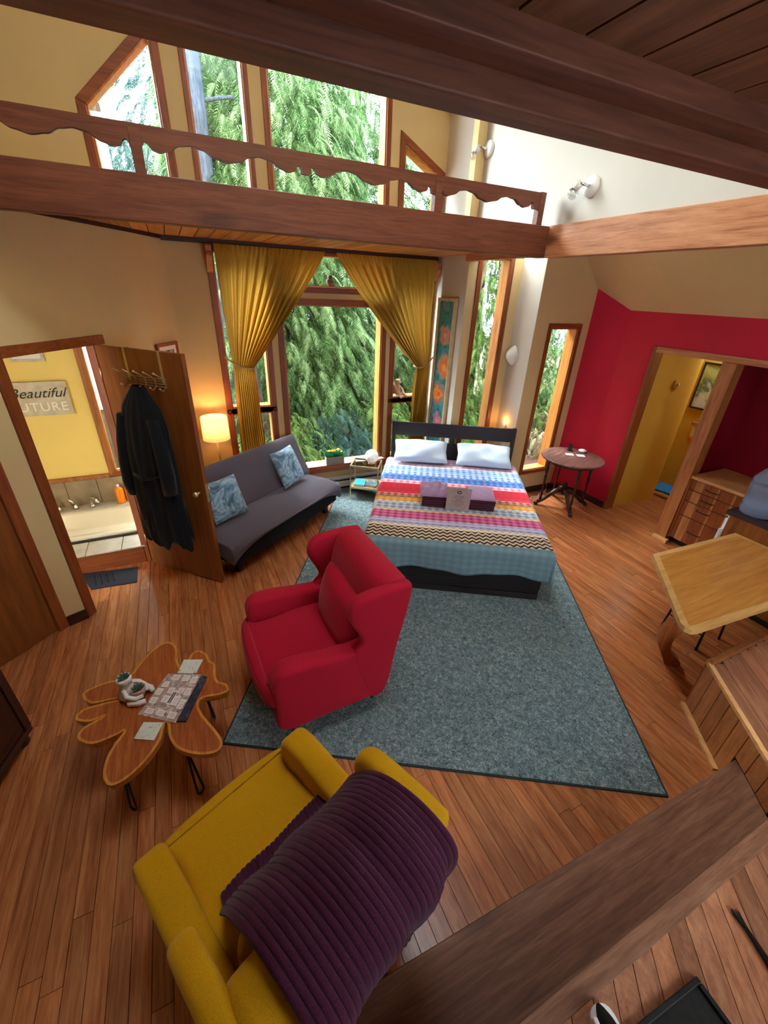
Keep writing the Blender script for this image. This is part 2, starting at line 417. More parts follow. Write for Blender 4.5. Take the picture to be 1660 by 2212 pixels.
# upper storey
wall('wall_upper_right', (XS1+0.02, Y1), (XS1+0.02, -1.6), 2.98, 5.5, MT['white'], 'tall white upper wall carrying the two globe wall lights', thick=0.1)
wall('wall_upper_left', (GX0, 0.9), (GX0, Y1), 2.98, 5.5, MT['cream'], 'cream upper wall at the left end of the loft', thick=0.1)
wall('wall_upper_front', (XS1, 0.9), (GX0, 0.9), 3.35, 5.5, MT['cream'], 'cream upper wall above the near beam', thick=0.1)
ceil_up = MB().prism([(GX0-0.1, 0.8), (XS1+0.2, 0.8), (XS1+0.2, Y1+0.2), (GX0-0.1, Y1+0.2)], 5.5, 5.6, holes=[[(0.1, 1.25), (1.8, 1.25), (1.8, 2.15), (0.1, 2.15)]]).build('ceiling_upper', MT['white'])  # roof hole is added to brighten the room from above
struct(ceil_up, 'white ceiling with an added light opening high above the loft walkway', 'ceiling')
# slab over the low left side (beyond the loft opening) and sloped ceiling on the right
side_slab = MB().prism([(-3.0, -1.7), (-1.85, -1.7), (-1.85, 4.0), (-0.5, 4.75), (0.1, 5.4), (-3.0, 5.6)], 3.0, 3.1).build('ceiling_left', MT['cream'])
struct(side_slab, 'low cream ceiling over the bathroom side', 'ceiling')
slope = MB().prism([(3.24, 3.15), (3.30, 3.15), (4.46, 3.15), (5.22, 2.38), (5.22, 2.53), (4.52, 3.24), (3.24, 3.24)], -1.6, 4.3, lambda u, v, w: (u, w, v)).build('ceiling_sloped', MT['cream'])
struct(slope, 'sloped cream ceiling above the red wall', 'ceiling')

# hallway behind the red wall
hallway = []
wall('wall_hall_end', (6.75, 3.95), (6.75, 2.3), 0, 2.4, MT['yellow_wall'], 'yellow end wall of the hallway with the framed print', thick=0.08)
# curved mustard wall on the left of the doorway
arcp = [(5.22, 3.405), (5.5, 3.385), (5.8, 3.35), (6.0, 3.335), (6.1, 3.37), (6.14, 3.5), (6.14, 3.95)]
arc = crom(arcp, 5, False)
back = [(5.22, 3.95)]
cw = MB().prism(arc+back, 0, 2.4).build('wall_hall_curved', MT['yellow_wall'])
struct(cw, 'curved mustard wall inside the hallway', 'wall')
struct(MB().prism([(5.2, 0.7), (7.4, 0.7), (7.4, 4.6), (5.2, 4.6)], 2.4, 2.46, holes=[[(6.35, 2.5), (6.70, 2.5), (6.70, 3.5), (6.35, 3.5)]]).build('ceiling_hall', MT['cream']), 'cream ceiling of the hallway with an added light opening', 'ceiling')  # ceiling hole added so light washes the hall end wall
struct(MB().box(6.14, 6.85, 3.95, 4.02, 0, 2.4).build('wall_hall_back', MT['yellow_wall']), 'short mustard wall closing the hallway corner', 'wall')
struct(MB().box(5.80, 6.83, 0.72, 0.80, 0, 2.4).build('wall_hall_front', MT['yellow_wall']), 'mustard wall at the near end of the hallway', 'wall')
struct(MB().box(6.75, 6.83, 0.80, 2.3, 0, 2.4).build('wall_hall_side', MT['yellow_wall']), 'mustard wall continuing the hallway end', 'wall')
struct(MB().box(5.22, 5.80, 0.72, 0.80, 0, 2.4).build('wall_alcove_end', MT['red_shade']), 'red far end of the alcove, darkened as shade', 'wall')
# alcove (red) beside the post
struct(MB().box(5.72, 5.80, 0.8, 2.58, 0, 2.4).build('wall_alcove_back', MT['red_shade']), 'red back wall of the alcove, darkened as shade', 'wall')
struct(MB().box(5.22, 5.72, 2.50, 2.58, 0, 2.4).build('wall_alcove_side', MT['red_shade']), 'red side wall of the alcove, darkened as shade', 'wall')

# ------------------------------------------------------------------ trims of the doorway in the red wall
dw = thing('trim_2', 'dark wooden doorway casing in the red wall', 'door frame', kind='structure')
MB().box(XR-0.02, XR+0.13, 3.355, 3.40, 0, 2.15).build('side_casing', MT['trim'], dw, bevel=0.004)
MB().box(XR-0.02, XR+0.13, 0.9, 3.355, 2.085, 2.15).build('head_casing', MT['beam_y'], dw, bevel=0.004)
post = MB().box(XR-0.03, XR+0.12, 2.475, 2.615, 0, 2.085).build('wood_post', MT['panel'], None, bevel=0.005)
tag(post, 'honey wooden post between the doorway and the red alcove', 'post')

# ------------------------------------------------------------------ baseboards
struct(MB().bar((XR-0.008, 3.83, 0.045), (XR-0.008, 3.40, 0.045), 0.016, 0.09).build('baseboard_right', MT['darktrim']), 'dark baseboard of the red wall', 'baseboard')
struct(MB().bar((XE-0.0, Y3-0.01, 0.045), (XR-0.012, 3.84, 0.045), 0.016, 0.09).build('baseboard_angled', MT['darktrim']), 'dark baseboard of the angled red panel', 'baseboard')
struct(MB().box(XS2, XE-0.01, Y3-0.016, Y3, 0, 0.09).build('baseboard_back', MT['darktrim']), 'dark baseboard under the small window', 'baseboard')
struct(MB().bar((-1.22, 3.485, 0.045), (-1.085, 3.537, 0.045), 0.02, 0.09).build('baseboard_left', MT['darktrim']), 'dark baseboard of the narrow wall strip', 'baseboard')

# ------------------------------------------------------------------ windows
wn = [0]
def window(label, poly, to, depth=0.15, cas=0.065, mat_v='trim', glass_w=0.115, sill=None, jm='jamb', rails=()):
    """casing boards round a polygon opening (u, z) placed by to(u, z, w); jamb lining; pane"""
    wn[0] += 1
    w = thing('window_%d' % wn[0], label, 'window', kind='structure')
    n = len(poly); P = [Vector(p) for p in poly]
    area = sum(P[i].x*P[(i+1) % n].y-P[(i+1) % n].x*P[i].y for i in range(n))
    sgn = 1 if area > 0 else -1
    # outset polygon by mitring
    outp = []
    for i in range(n):
        d1 = (P[i]-P[i-1]).normalized(); d2 = (P[(i+1) % n]-P[i]).normalized()
        n1 = Vector((d1.y, -d1.x))*sgn; n2 = Vector((d2.y, -d2.x))*sgn
        b = (n1+n2).normalized(); outp.append(P[i]+b*(cas/max(0.3, b.dot(n1))))
    for i in range(n):
        j = (i+1) % n
        d = P[j]-P[i]
        vert = abs(d.y) > abs(d.x)
        q = [tuple(P[i]), tuple(P[j]), tuple(outp[j]), tuple(outp[i])]
        MB().prism(q, -0.016, 0.0, to).build('casing', MT[mat_v] if vert else MT['trim_h'], w, bevel=0.003, seg=1)
        nn = Vector((-d.y, d.x)).normalized()*sgn
        q2 = [tuple(P[i]), tuple(P[j]), tuple(P[j]+nn*0.014), tuple(P[i]+nn*0.014)]
        MB().prism(q2, 0.0, depth, to).build('jamb', MT[jm], w)
    MB().prism([tuple(p) for p in P], glass_w, glass_w+0.006, to).build('pane', MT['glass'], w)
    return w
gab = lambda u, z, w: (u, Y1+w, z)
window('narrow lower side window left of the big centre window', WIN['left_low'], gab)
window('narrow upper side window behind the left mustard curtain', WIN['left_up'], gab)
wc = window('large centre window looking into cedar branches', WIN['centre'], gab)
window('low wide transom window between the curtain tops', WIN['transom'], gab)
window('narrow lower side window behind the headboard left post', WIN['right_low'], gab)
window('narrow upper side window beside the stuffed monkey', WIN['right_up'], gab)
window('slant-topped loft window showing white sky', WIN['pent'], gab)
window('tall loft window with a grey trunk outside', WIN['tall_a'], gab, cas=0.045)
window('widest loft window full of hanging cedar boughs', WIN['tall_b'], gab, cas=0.055)
window('small slant-topped loft window at the right end', WIN['slant'], gab)
tw = frame2((XS1, Y2), (XS2, Y2))
window('tall narrow window behind the headboard', rect(0.19, 0.59, 0.34, 2.985), tw, cas=0.06)
sw = frame2((XS2, Y3), (XE, Y3))
window('small narrow window beside the round table', rect(0.27, 0.72, 0.37, 2.27), sw, cas=0.055)
# deep pale sill of the centre window
sl = MB().box(1.10, 2.50, Y1-0.10, Y1+0.10, 0.395, 0.425).build('window_sill', MT['white_plastic'], wc, bevel=0.006)
MB().box(1.08, 2.52, Y1-0.115, Y1-0.095, 0.33, 0.427).build('sill_apron', MT['trim_h'], wc, bevel=0.003)

# ------------------------------------------------------------------ loft walkway: beam, soffit boards, railing
BY = 3.43
beam = MB().box(-1.9, XS1+0.02, BY, BY+0.10, 2.92, 3.16).build('loft_beam', MT['beam_x'], bevel=0.006)
tag(beam, 'long reddish beam carrying the loft walkway railing', 'beam')
rb = MB().box(XS1, XS1+0.10, -1.6, BY-0.002, 2.92, 3.165).build('cross_beam', MT['beam_y'], bevel=0.006)
tag(rb, 'lit knotty cross beam running to the right edge', 'beam')
sof = thing('walkway_soffit', 'pine board underside of the loft walkway', 'ceiling', kind='structure')
x = -1.88
ssrc = MB().box(-0.061, 0.061, 0, 1, 0, 0.02).mesh('board')
ssrc.materials.append(MT['soffit'])
i = 0
while x < XS1-0.02:
    o = bpy.data.objects.new('board', ssrc); COL.objects.link(o); o.parent = sof
    y0 = BY+0.10; y1 = Y1 if x < XS1-0.05 else Y2
    o.location = (x+0.065, y0, 3.0); o.scale = (1, y1-y0, 1); x += 0.13; i += 1
MB().box(-1.9, XS1, BY+0.1, Y1, 3.022, 3.06).build('deck', MT['darktrim'], sof)
MB().box(0.03, XS1, Y1-0.03, Y1-0.002, 2.955, 3.0).build('rear_ledger', MT['darktrim'], sof)
MB().box(XS1-0.05, XS1+0.02, BY+0.1, Y2, 2.93, 3.0).build('end_trim', MT['beam_y'], sof)
MB().bar((-0.95, 3.78, 2.985), (0.02, 5.29, 2.985), 0.04, 0.03).build('side_trim', MT['darktrim'], sof)
# railing: scalloped board on posts
rail = thing('loft_railing', 'scalloped dark wooden railing along the loft walkway', 'railing')
SCP = [(0.0, 0.118), (0.028, 0.116), (0.036, 0.080), (0.050, 0.074), (0.066, 0.086), (0.075, 0.108), (0.12, 0.118), (0.17, 0.104), (0.24, 0.070), (0.30, 0.062), (0.36, 0.072), (0.43, 0.104), (0.505, 0.118)]
def scal(x):
    # repeating wavy lower edge with a notch pair at each cusp
    cyc = 1.01; t = ((x+0.02) % cyc)
    d = min(t, cyc-t)
    for (d0, z0), (d1, z1) in zip(SCP, SCP[1:]):
        if d0 <= d <= d1:
            f = (d-d0)/(d1-d0); f = f*f*(3-2*f); return z0+(z1-z0)*f
    return SCP[-1][1]
xs = [-1.9+0.0125*k for k in range(int((3.10+1.9)/0.0125)+1)]
ZT = 3.39
rb_ = MB(); ya, yb = BY+0.02, BY+0.055
rb_.add([p for x in xs for p in ((x, ya, ZT), (x, ya, ZT-scal(x)), (x, yb, ZT-scal(x)), (x, yb, ZT))],
        [(4*i+k, 4*i+(k+1) % 4, 4*i+4+(k+1) % 4, 4*i+4+k) for i in range(len(xs)-1) for k in range(4)]+[(0, 1, 2, 3), tuple(4*(len(xs)-1)+k for k in (3, 2, 1, 0))])
rb_.build('top_board', MT['beam_x'], rail)
for px in (-1.03, -0.02, 2.03, 3.07):
    MB().box(px-0.03, px+0.03, BY+0.015, BY+0.075, 3.161, ZT-0.02 if px < 3 else ZT+0.005).build('post', MT['beam_x'], rail, bevel=0.003)
# slim upper post against the white wall
up = MB().box(3.09, 3.195, 4.56, 4.66, 3.06, 5.5).build('trim_3', MT['cream'], bevel=0.004)
struct(up, 'cream boxed post on the upper white wall', 'post')
pr = MB().bar((3.14, Y1-0.05, 4.42), (3.42, Y1-0.65, 4.30), 0.06, 0.10).build('trim_4', MT['jamb'])
struct(pr, 'small wooden roof brace end at the upper corner', 'trim')

# ------------------------------------------------------------------ near beam and plank ceiling above the viewer
nb = MB().box(-2.6, XS1+0.1, 0.88, 0.965, 2.92, 3.35).build('near_beam', MT['beam_near'], bevel=0.006)
tag(nb, 'dark beam edging the plank ceiling above the viewer', 'beam')
nb2 = MB().box(-2.6, XS1, 0.80, 0.88, 2.965, 3.05).build('beam_strip', MT['beam_near'], nb, bevel=0.004)
ceiling = MB().box(-2.6, XS1, -1.6, 0.88, 3.03, 3.08).build('ceiling', MT['darktrim'])
struct(ceiling, 'dark wooden plank ceiling above the viewer', 'ceiling')
cs = MB().box(-0.0715, 0.0715, -1.2, 1.2, 0, 0.022).mesh('plank'); cs.materials.append(MT['ceil'])
x = -2.6+0.04
while x < XS1-0.08:
    o = bpy.data.objects.new('plank', cs); COL.objects.link(o); o.parent = ceiling
    o.location = (x+0.075, -0.40, 3.008); x += 0.15
struct(MB().box(XS1, 5.3, -1.6, 0.0, 3.24, 3.3).build('ceiling_rear', MT['cream']), 'cream ceiling behind the cross beam', 'ceiling')
# ------------------------------------------------------------------ landing, step and panelled side
LZ = 0.42
pd = Vector((0.60, 0.80)).normalized(); pn = Vector((pd.y, -pd.x))
A = Vector((2.965, 0.87)); Bp = A - pd*0.90       # panel top edge, A far end, Bp near end
land = MB().prism([(-2.5, 0.15), (Bp.x, 0.15), (Bp.x, Bp.y), (A.x, A.y), (5.0, A.y+0.02), (5.0, -1.5), (-2.5, -1.5)], 0, LZ-0.022).build('landing_floor', MT['darktrim'])
struct(land, 'raised wooden landing in the near right corner', 'floor')
lw = 0.083
ls = MB().box(-lw/2+0.0016, lw/2-0.0016, -1.2, 1.2, 0, 0.02).mesh('plank')
ls.materials.append(MT['landing'])
ang = math.atan2(pd.y, pd.x)-PI/2
def clip_plank(c0):
    """plank running along pd at offset c0 (along pn), clipped to the landing outline"""
    s0 = None
    ss = []
    for k in range(-60, 200):
        p = A + pn*c0 - pd*(k*0.01)
        inside = (p.x < 3.7 and p.y > -0.9 and p.x > -0.5) and ((p.y < 0.135) or (c0 > lw/2 and p.y < A.y-0.01))
        if inside: ss.append(k*0.01)
    return (min(ss), max(ss)) if ss else None
c0 = lw/2+0.014-lw*22
while c0 < 1.9:
    r = clip_plank(c0)
    if r and r[1]-r[0] > 0.1:
        o = bpy.data.objects.new('plank', ls); COL.objects.link(o); o.parent = land
        m = (r[0]+r[1])/2; p = A + pn*c0 - pd*m
        o.location = (p.x, p.y, LZ-0.02); o.rotation_euler = (0, 0, ang); o.scale = (1, (r[1]-r[0])/2.4, 1)
    c0 += lw
MB().box(-2.5, Bp.x+0.04, 0.10, 0.165, LZ-0.035, LZ+0.004).build('nosing', MT['tread'], land, bevel=0.004)
# panelled side: boards + base strip + cap strip
e = A
bs = MB().box(-0.0505, 0.0505, -0.008, 0.008, 0, 1).mesh('board'); bs.materials.append(MT['panel'])
for k in range(8):
    p = A - pd*(0.055+0.107*k)
    z0 = 0.0 if p.y > 0.47 else 0.215
    o = bpy.data.objects.new('board', bs); COL.objects.link(o); o.parent = land
    o.location = (p.x-pn.x*0.009, p.y-pn.y*0.009, z0); o.rotation_euler = (0, 0, math.atan2(pd.y, pd.x)); o.scale = (1, 1, LZ-0.012-z0)
q0 = A+pd*0.0-pn*0.03; q1 = A-pd*0.50-pn*0.03
MB().bar((q0.x, q0.y, 0.011), (q1.x, q1.y, 0.011), 0.035, 0.022).build('base_strip', MT['pine_strip'], land, bevel=0.002)
q0 = A-pn*0.004+pd*0.02; q1 = Bp-pn*0.004
MB().bar((q0.x, q0.y, LZ), (q1.x, q1.y, LZ), 0.03, 0.028).build('cap_strip', MT['pine_strip'], land, bevel=0.003)
MB().box(A.x-0.01, 5.0, A.y-0.02, A.y+0.02, LZ-0.03, LZ+0.03).build('curb', MT['panel'], land, bevel=0.004)
MB().box(A.x, 5.0, A.y+0.0, A.y+0.018, 0, LZ-0.03).build('front_board', MT['panel'], land)
# tread
tr = MB().prism([(-2.4, 0.17), (2.42, 0.17), (2.622, 0.44), (-2.4, 0.56)], 0.175, 0.212).build('step_tread', MT['tread'], bevel=0.006)
struct(tr, 'wide worn dark plank step below the landing', 'step')
struct(MB().box(-2.3, 2.3, 0.17, 0.40, 0.0, 0.172).build('step_riser', MT['darktrim']), 'dark riser block under the wide step', 'step')

# ------------------------------------------------------------------ bathroom beyond the doorway
BYB = 5.40
MT['tile'] = paint('stone_wall_tile', lin('#9b8a72'), 0.14, 7, 0.35, 0.05, 60)
MT['deck_tile'] = paint('pale_deck_tile', lin('#c9c3b4'), 0.1, 9, 0.3, 0.03, 60)
MT['tub'] = paint('white_tub_enamel', lin('#eee6cf'), 0.02, 3, 0.15, 0.0, 0, spec=0.5)
MT['siding'] = paint('pale_grey_siding', lin('#c4c8d6'), 0.06, 4, 0.8, 0.05, 50)
struct(MB().prism(rect(-2.6, 0.0, 0, 3.0), 0, 0.05, lambda u, z, w: (u, BYB+w, z), [rect(-0.90, -0.30, 0.62, 2.30)]).build('wall_bath_back', MT['pale_yellow']),
       'pale yellow bathroom wall with the lettered sign', 'wall')
struct(MB().box(-2.6, -2.5, 3.0, 5.4, 0, 3.0).build('wall_bath_left', MT['pale_yellow']), 'pale yellow bathroom side wall', 'wall')
wb = window('bathroom window facing the grey siding next door', rect(-0.90, -0.30, 0.62, 2.30), lambda u, z, w: (u, BYB+w, z), 0.05, 0.06, 'panel', 0.03)
# riser and tub deck
deck = MB().box(-2.5, -0.2, 4.28, 4.56, 0, 0.20)
dk = thing('tub_deck', 'tiled raised deck in front of the bathtub', 'platform')
MB().prism([(-2.5, 4.28), (-0.66, 4.28), (-0.50, 4.50), (-0.50, 4.56), (-2.5, 4.56)], 0, 0.185).build('riser', MT['trim_h'], dk, bevel=0.003)
for k in range(7):
    x0 = -2.4+0.31*k
    if x0 > -0.8: break
    MB().box(x0+0.003, x0+0.307, 4.275, 4.54, 0.186, 0.20).build('tile', MT['deck_tile'], dk, bevel=0.002, seg=1)
bt = thing('bathtub', 'cream bathtub set in the tiled deck', 'bathtub')
def tubp(u, v):
    # inner shell cross-section from the front rim down and up to the back rim
    x = -2.35 + 1.85*u
    k = 4*u*(1-u); k = min(1, k*3.2)
    prof = [(4.56, 0.245), (4.60, 0.25), (4.66, 0.235), (4.72, 0.10), (4.80, -0.0), (4.98, -0.02), (5.12, 0.02), (5.18, 0.14), (5.22, 0.235), (5.27, 0.25)]
    t = v*(len(prof)-1); i = min(int(t), len(prof)-2); f = t-i
    y = prof[i][0]*(1-f)+prof[i+1][0]*f; z = prof[i][1]*(1-f)+prof[i+1][1]*f
    z = 0.245 + (z-0.245)*k
    return (x, y, max(z, 0.06))
MB().grid(tubp, 24, 27).build('shell', MT['tub'], bt, smooth=True, keep=True)
MB().tube([(-2.4, 4.585, 0.232), (-0.5, 4.585, 0.232)], 0.022, 12).build('front_rim', MT['tub'], bt, smooth=True)
MB().box(-2.4, -0.45, 5.22, 5.398, 0.0, 0.252).build('back_ledge', MT['deck_tile'], bt, bevel=0.004)
# tile backsplash with wooden cap
bs_ = thing('tile_backsplash', 'row of stone tiles behind the tub with wooden cap rail', 'tiles')
for k in range(5):
    x0 = -2.33+0.305*k
    MB().box(x0+0.003, x0+0.302, 5.385, 5.399, 0.254, 0.555).build('tile', MT['tile'], bs_, bevel=0.002, seg=1)
MB().box(-2.4, -0.965, 5.375, 5.399, 0.558, 0.605).build('cap_rail', MT['panel'], bs_, bevel=0.004)
# taps
def tap(x, lab, kind):
    t = thing('bath_tap', lab, 'tap', (x, 5.30, 0.252))
    if kind == 'spout':
        MB().lathe([(0.03, 0), (0.028, 0.02), (0.018, 0.03)], 16).build('base', MT['chrome'], t, smooth=True)
        MB().tube([(0, 0, 0.02), (0, 0, 0.09), (0.02, -0.03, 0.125), (0.06, -0.08, 0.12), (0.09, -0.11, 0.085)], [0.018, 0.017, 0.016, 0.015, 0.014], 10).build('spout', MT['chrome'], t, smooth=True)
    else:
        MB().lathe([(0.03, 0), (0.026, 0.03), (0.016, 0.05), (0.014, 0.06)], 16).build('base', MT['chrome'], t, smooth=True)
        MB().tube([(0, 0, 0.055), (-0.02, -0.01, 0.10), (-0.045, -0.02, 0.135)], [0.016, 0.013, 0.007], 10).build('lever', MT['chrome'], t, smooth=True)
tap(-1.52, 'chrome tap lever at the left, mostly hidden by the door frame', 'lever')
tap(-1.36, 'chrome tap lever left of the curved spout', 'lever')
tap(-1.20, 'curved chrome bath spout', 'spout')
MT['orange_plastic'] = paint('orange_plastic', lin('#f08a12'), 0.05, 6, 0.35, 0.0, 0)
def bottle(x, y, h, r, lab):
    b = thing('soap_bottle', lab, 'bottle', (x, y, 0.252))
    MB().lathe([(r, 0), (r*1.02, 0.01), (r, h*0.82), (r*0.7, h*0.9), (r*0.4, h*0.93), (r*0.4, h*0.96)], 18, sx=1.25).build('body', MT['orange_plastic'], b, smooth=True)
    MB().lathe([(r*0.42, h*0.96), (r*0.42, h*1.08), (0.0, h*1.09)], 14).build('cap', MT['white_plastic'], b, smooth=True)
bottle(-0.905, 5.31, 0.21, 0.036, 'large orange bottle with white cap on the tub ledge')
bottle(-0.815, 5.33, 0.20, 0.026, 'slim orange bottle beside the larger one on the tub ledge')
# sign: script line over block capitals
sg = thing('wall_sign', 'pale grey wooden sign with lettering above the bathtub', 'sign', (-1.34, 5.378, 1.49))
MT['signboard'] = paint('weathered_sign_board', lin('#c9c3b2'), 0.1, 12, 0.8, 0.1, 60)
MT['sign_white'] = paint('white_letters', lin('#efece2'), 0.02, 12, 0.8, 0, 0)
MB().box(-0.28, 0.23, -0.018, 0.018, -0.17, 0.17).build('board', MT['signboard'], sg, bevel=0.003)
def text(name, s, size, mat, parent, loc, rot=(PI/2, 0, 0), shear=0.0, ext=0.001, align='CENTER', spacing=1.0):
    c = bpy.data.curves.new(name, 'FONT'); c.body = s; c.size = size; c.extrude = ext; c.align_x = align; c.align_y = 'CENTER'; c.shear = shear; c.space_character = spacing
    c.resolution_u = 3
    tmp = bpy.data.objects.new(name+'_curve', c); COL.objects.link(tmp)
    bpy.context.view_layer.update()
    me = bpy.data.meshes.new_from_object(tmp.evaluated_get(bpy.context.evaluated_depsgraph_get()))
    bpy.data.objects.remove(tmp); me.materials.clear()
    o = obj(name, me, mat, parent); o.location = loc; o.rotation_euler = rot
    return o
text('script_line', 'Beautiful', 0.135, MT['ink'], sg, (-0.035, -0.0195, 0.055), shear=0.45)
text('capital_line', 'FUTURE', 0.125, MT['sign_white'], sg, (-0.045, -0.0195, -0.085), spacing=1.12)
fr = thing('framed_print', 'small pale framed print high on the bathroom wall', 'picture', (-1.36, 5.385, 2.0))
MB().prism(rect(-0.14, 0.14, -0.15, 0.15), -0.012, 0.012, lambda u, z, w: (u, w, z), [rect(-0.115, 0.115, -0.125, 0.125)]).build('frame', MT['signboard'], fr, bevel=0.002)
MB().box(-0.115, 0.115, -0.004, 0.006, -0.125, 0.125).build('print', MT['paper'], fr)
# doorway casing and door
wd = Vector((0.537, 0.8437)); dnr = (-wd.y, wd.x)
df = frame2((-1.09, 3.55), (0.03, 5.31))
dt = thing('door_1', 'dark wooden casing of the bathroom doorway', 'door frame', kind='structure')
MB().prism(rect(-0.005, 0.075, 0, 2.19), -0.018, 0.055, df).build('side_casing', MT['trim'], dt, bevel=0.003)
MB().prism(rect(0.855, 0.93, 0, 2.19), -0.018, 0.055, df).build('side_casing', MT['trim'], dt, bevel=0.003)
MB().prism(rect(0.075, 0.99, 2.12, 2.19), -0.02, 0.055, df).build('head_casing', MT['trim_h'], dt, bevel=0.003)
da = math.atan2(-0.713, 0.701)
bd = thing('bathroom_door', 'open flat brown bathroom door with hook rack on it', 'door', (-0.605, 4.235, 0.012), da)
DWD = 0.885
MB().box(0, DWD, 0, 0.04, 0, 2.115).build('slab', MT['door'], bd, bevel=0.002)
MB().box(DWD-0.0005, DWD+0.0015, 0.008, 0.032, 0.88, 1.05).build('latch_plate', MT['brass'], bd)
for s in (-1, 1):
    y0 = -0.0 if s < 0 else 0.04
    k = MB(); k.tube([(DWD-0.065, y0, 0.965), (DWD-0.065, y0+s*0.035, 0.965)], 0.011, 10)
    k.ball((DWD-0.065, y0+s*0.052, 0.965), (0.027, 0.022, 0.027)); k.build('knob', MT['brass'], bd, smooth=True)
for z in (0.25, 1.05, 1.85): MB().tube([(0.0, -0.006, z), (0.0, -0.006, z+0.09)], 0.007, 8).build('hinge', MT['brass'], bd, smooth=True)
MT['bronze'] = paint('bronze_wire', (0.55, 0.43, 0.27), 0.05, 20, 0.35, 0.0, 0, 0.9)
rk = thing('hook_rack', 'over-door wire rack with five double hooks', 'hook rack', (-0.605, 4.235, 0.012), da)
ZR = 1.885
for u in (0.31, 0.665):
    MB().box(u-0.012, u+0.012, -0.004, -0.001, ZR-0.01, 2.118).build('strap', MT['bronze'], rk)
    MB().box(u-0.012, u+0.012, -0.004, 0.044, 2.1165, 2.1195).build('strap_hook', MT['bronze'], rk)
for z in (-0.03, -0.01, 0.01, 0.03):
    MB().tube([(0.29, -0.012, ZR+z), (0.70, -0.012, ZR+z)], 0.003, 6).build('rail', MT['bronze'], rk, smooth=True)
for i in range(5):
    u = 0.295+0.1*i
    m = MB(); m.tube([(u, -0.016, ZR-0.035), (u, -0.018, ZR+0.02), (u, -0.05, ZR+0.05), (u, -0.105, ZR+0.085)], 0.0045, 7); m.ball((u, -0.11, ZR+0.088), 0.009, 8, 6)
    m.tube([(u, -0.016, ZR-0.03), (u, -0.05, ZR-0.055), (u, -0.075, ZR-0.035)], 0.004, 7); m.ball((u, -0.077, ZR-0.032), 0.008, 8, 6)
    m.build('hook', MT['bronze'], rk, smooth=True)
# black robe hanging from the rack
MT['robe'] = fabric('black_robe_cloth', (0.006, 0.007, 0.009), 0.3, 160, 0.95, 0.3, 0.15)
rbt = thing('bathrobe', 'long black robe hanging from the door rack', 'robe', (-0.605, 4.235, 0.012), da)
secs = [(1.865, 0.50, 0.055, 0.035), (1.80, 0.49, 0.10, 0.05), (1.70, 0.48, 0.18, 0.07), (1.55, 0.47, 0.225, 0.085), (1.35, 0.455, 0.235, 0.09), (1.15, 0.45, 0.235, 0.09), (0.95, 0.45, 0.245, 0.095), (0.75, 0.455, 0.255, 0.10), (0.55, 0.46, 0.255, 0.10), (0.45, 0.465, 0.25, 0.095)]
def robe(u, v):
    t = v*(len(secs)-1); i = min(int(t), len(secs)-2); f = t-i
    z, c, hw, dp = [secs[i][k]*(1-f)+secs[i+1][k]*f for k in range(4)]
    a = 2*PI*u
    fold = 1 + 0.10*math.sin(9*a+3*z)*v + 0.05*math.sin(17*a-5*z)
    y = -0.105 - dp*0.0 + math.sin(a)*dp*fold
    return (c+math.cos(a)*hw*fold, min(y, -0.004), z + (0.05*math.sin(5*a)+0.03*math.sin(11*a) if v > 0.98 else 0))
MB().grid(robe, 72, 40).build('body', MT['robe'], rbt, smooth=True)
def sleeve(u0, pts, name='sleeve'):
    MB().tube([(a, b, c) for a, b, c, r in pts], [r for a, b, c, r in pts], 12).build(name, MT['robe'], rbt, smooth=True)
sleeve(0, [(0.30, -0.13, 1.62, 0.05), (0.25, -0.14, 1.40, 0.06), (0.215, -0.14, 1.20, 0.065), (0.20, -0.14, 1.02, 0.068), (0.205, -0.13, 0.90, 0.06)])
sleeve(0, [(0.62, -0.14, 1.62, 0.05), (0.645, -0.15, 1.40, 0.055), (0.65, -0.15, 1.15, 0.06), (0.65, -0.15, 0.98, 0.058)])
MB().tube([(0.33, -0.20, 1.13), (0.44, -0.215, 1.10), (0.52, -0.215, 1.12), (0.60, -0.20, 1.15)], 0.012, 8).build('belt', MT['robe'], rbt, smooth=True)
MB().tube([(0.45, -0.21, 1.10), (0.43, -0.215, 0.95), (0.42, -0.212, 0.72), (0.41, -0.205, 0.58)], 0.011, 8).build('belt_end', MT['robe'], rbt, smooth=True)
# mat in front of the doorway
MT['mat'] = fabric('charcoal_mat', lin('#2c2f36'), 0.35, 120, 0.95, 0.5, 0.1)
mm = thing('door_mat', 'charcoal door mat on the floor at the bathroom step', 'mat')
MB().prism([(-1.25, 4.27), (-0.74, 4.19), (-0.735, 3.925), (-1.12, 3.955)], 0.0005, 0.012).build('pad', MT['mat'], mm, bevel=0.004)
for k in range(4):
    MB().bar((-1.12+0.05*k, 4.20, 0.0125), (-1.08+0.05*k, 4.0, 0.0125), 0.012, 0.003).build('rib', MT['robe'], mm)
# left dark door
lf = frame2((-2.6, 2.2), (-1.22, 3.50))
ld = thing('door_2', 'dark flat door at the far left edge', 'door', kind='structure')
MB().prism(rect(0.86, 1.81, 0.01, 2.05), 0.012, 0.05, lf).build('slab', MT['door'], ld)
MB().prism(rect(1.81, 1.885, 0, 2.12), -0.018, 0.1, lf).build('side_casing', MT['trim'], ld, bevel=0.003)
MB().prism(rect(0.78, 0.86, 0, 2.12), -0.018, 0.1, lf).build('side_casing', MT['trim'], ld, bevel=0.003)
MB().prism(rect(0.86, 1.81, 2.05, 2.12), -0.018, 0.1, lf).build('head_casing', MT['trim_h'], ld, bevel=0.003)
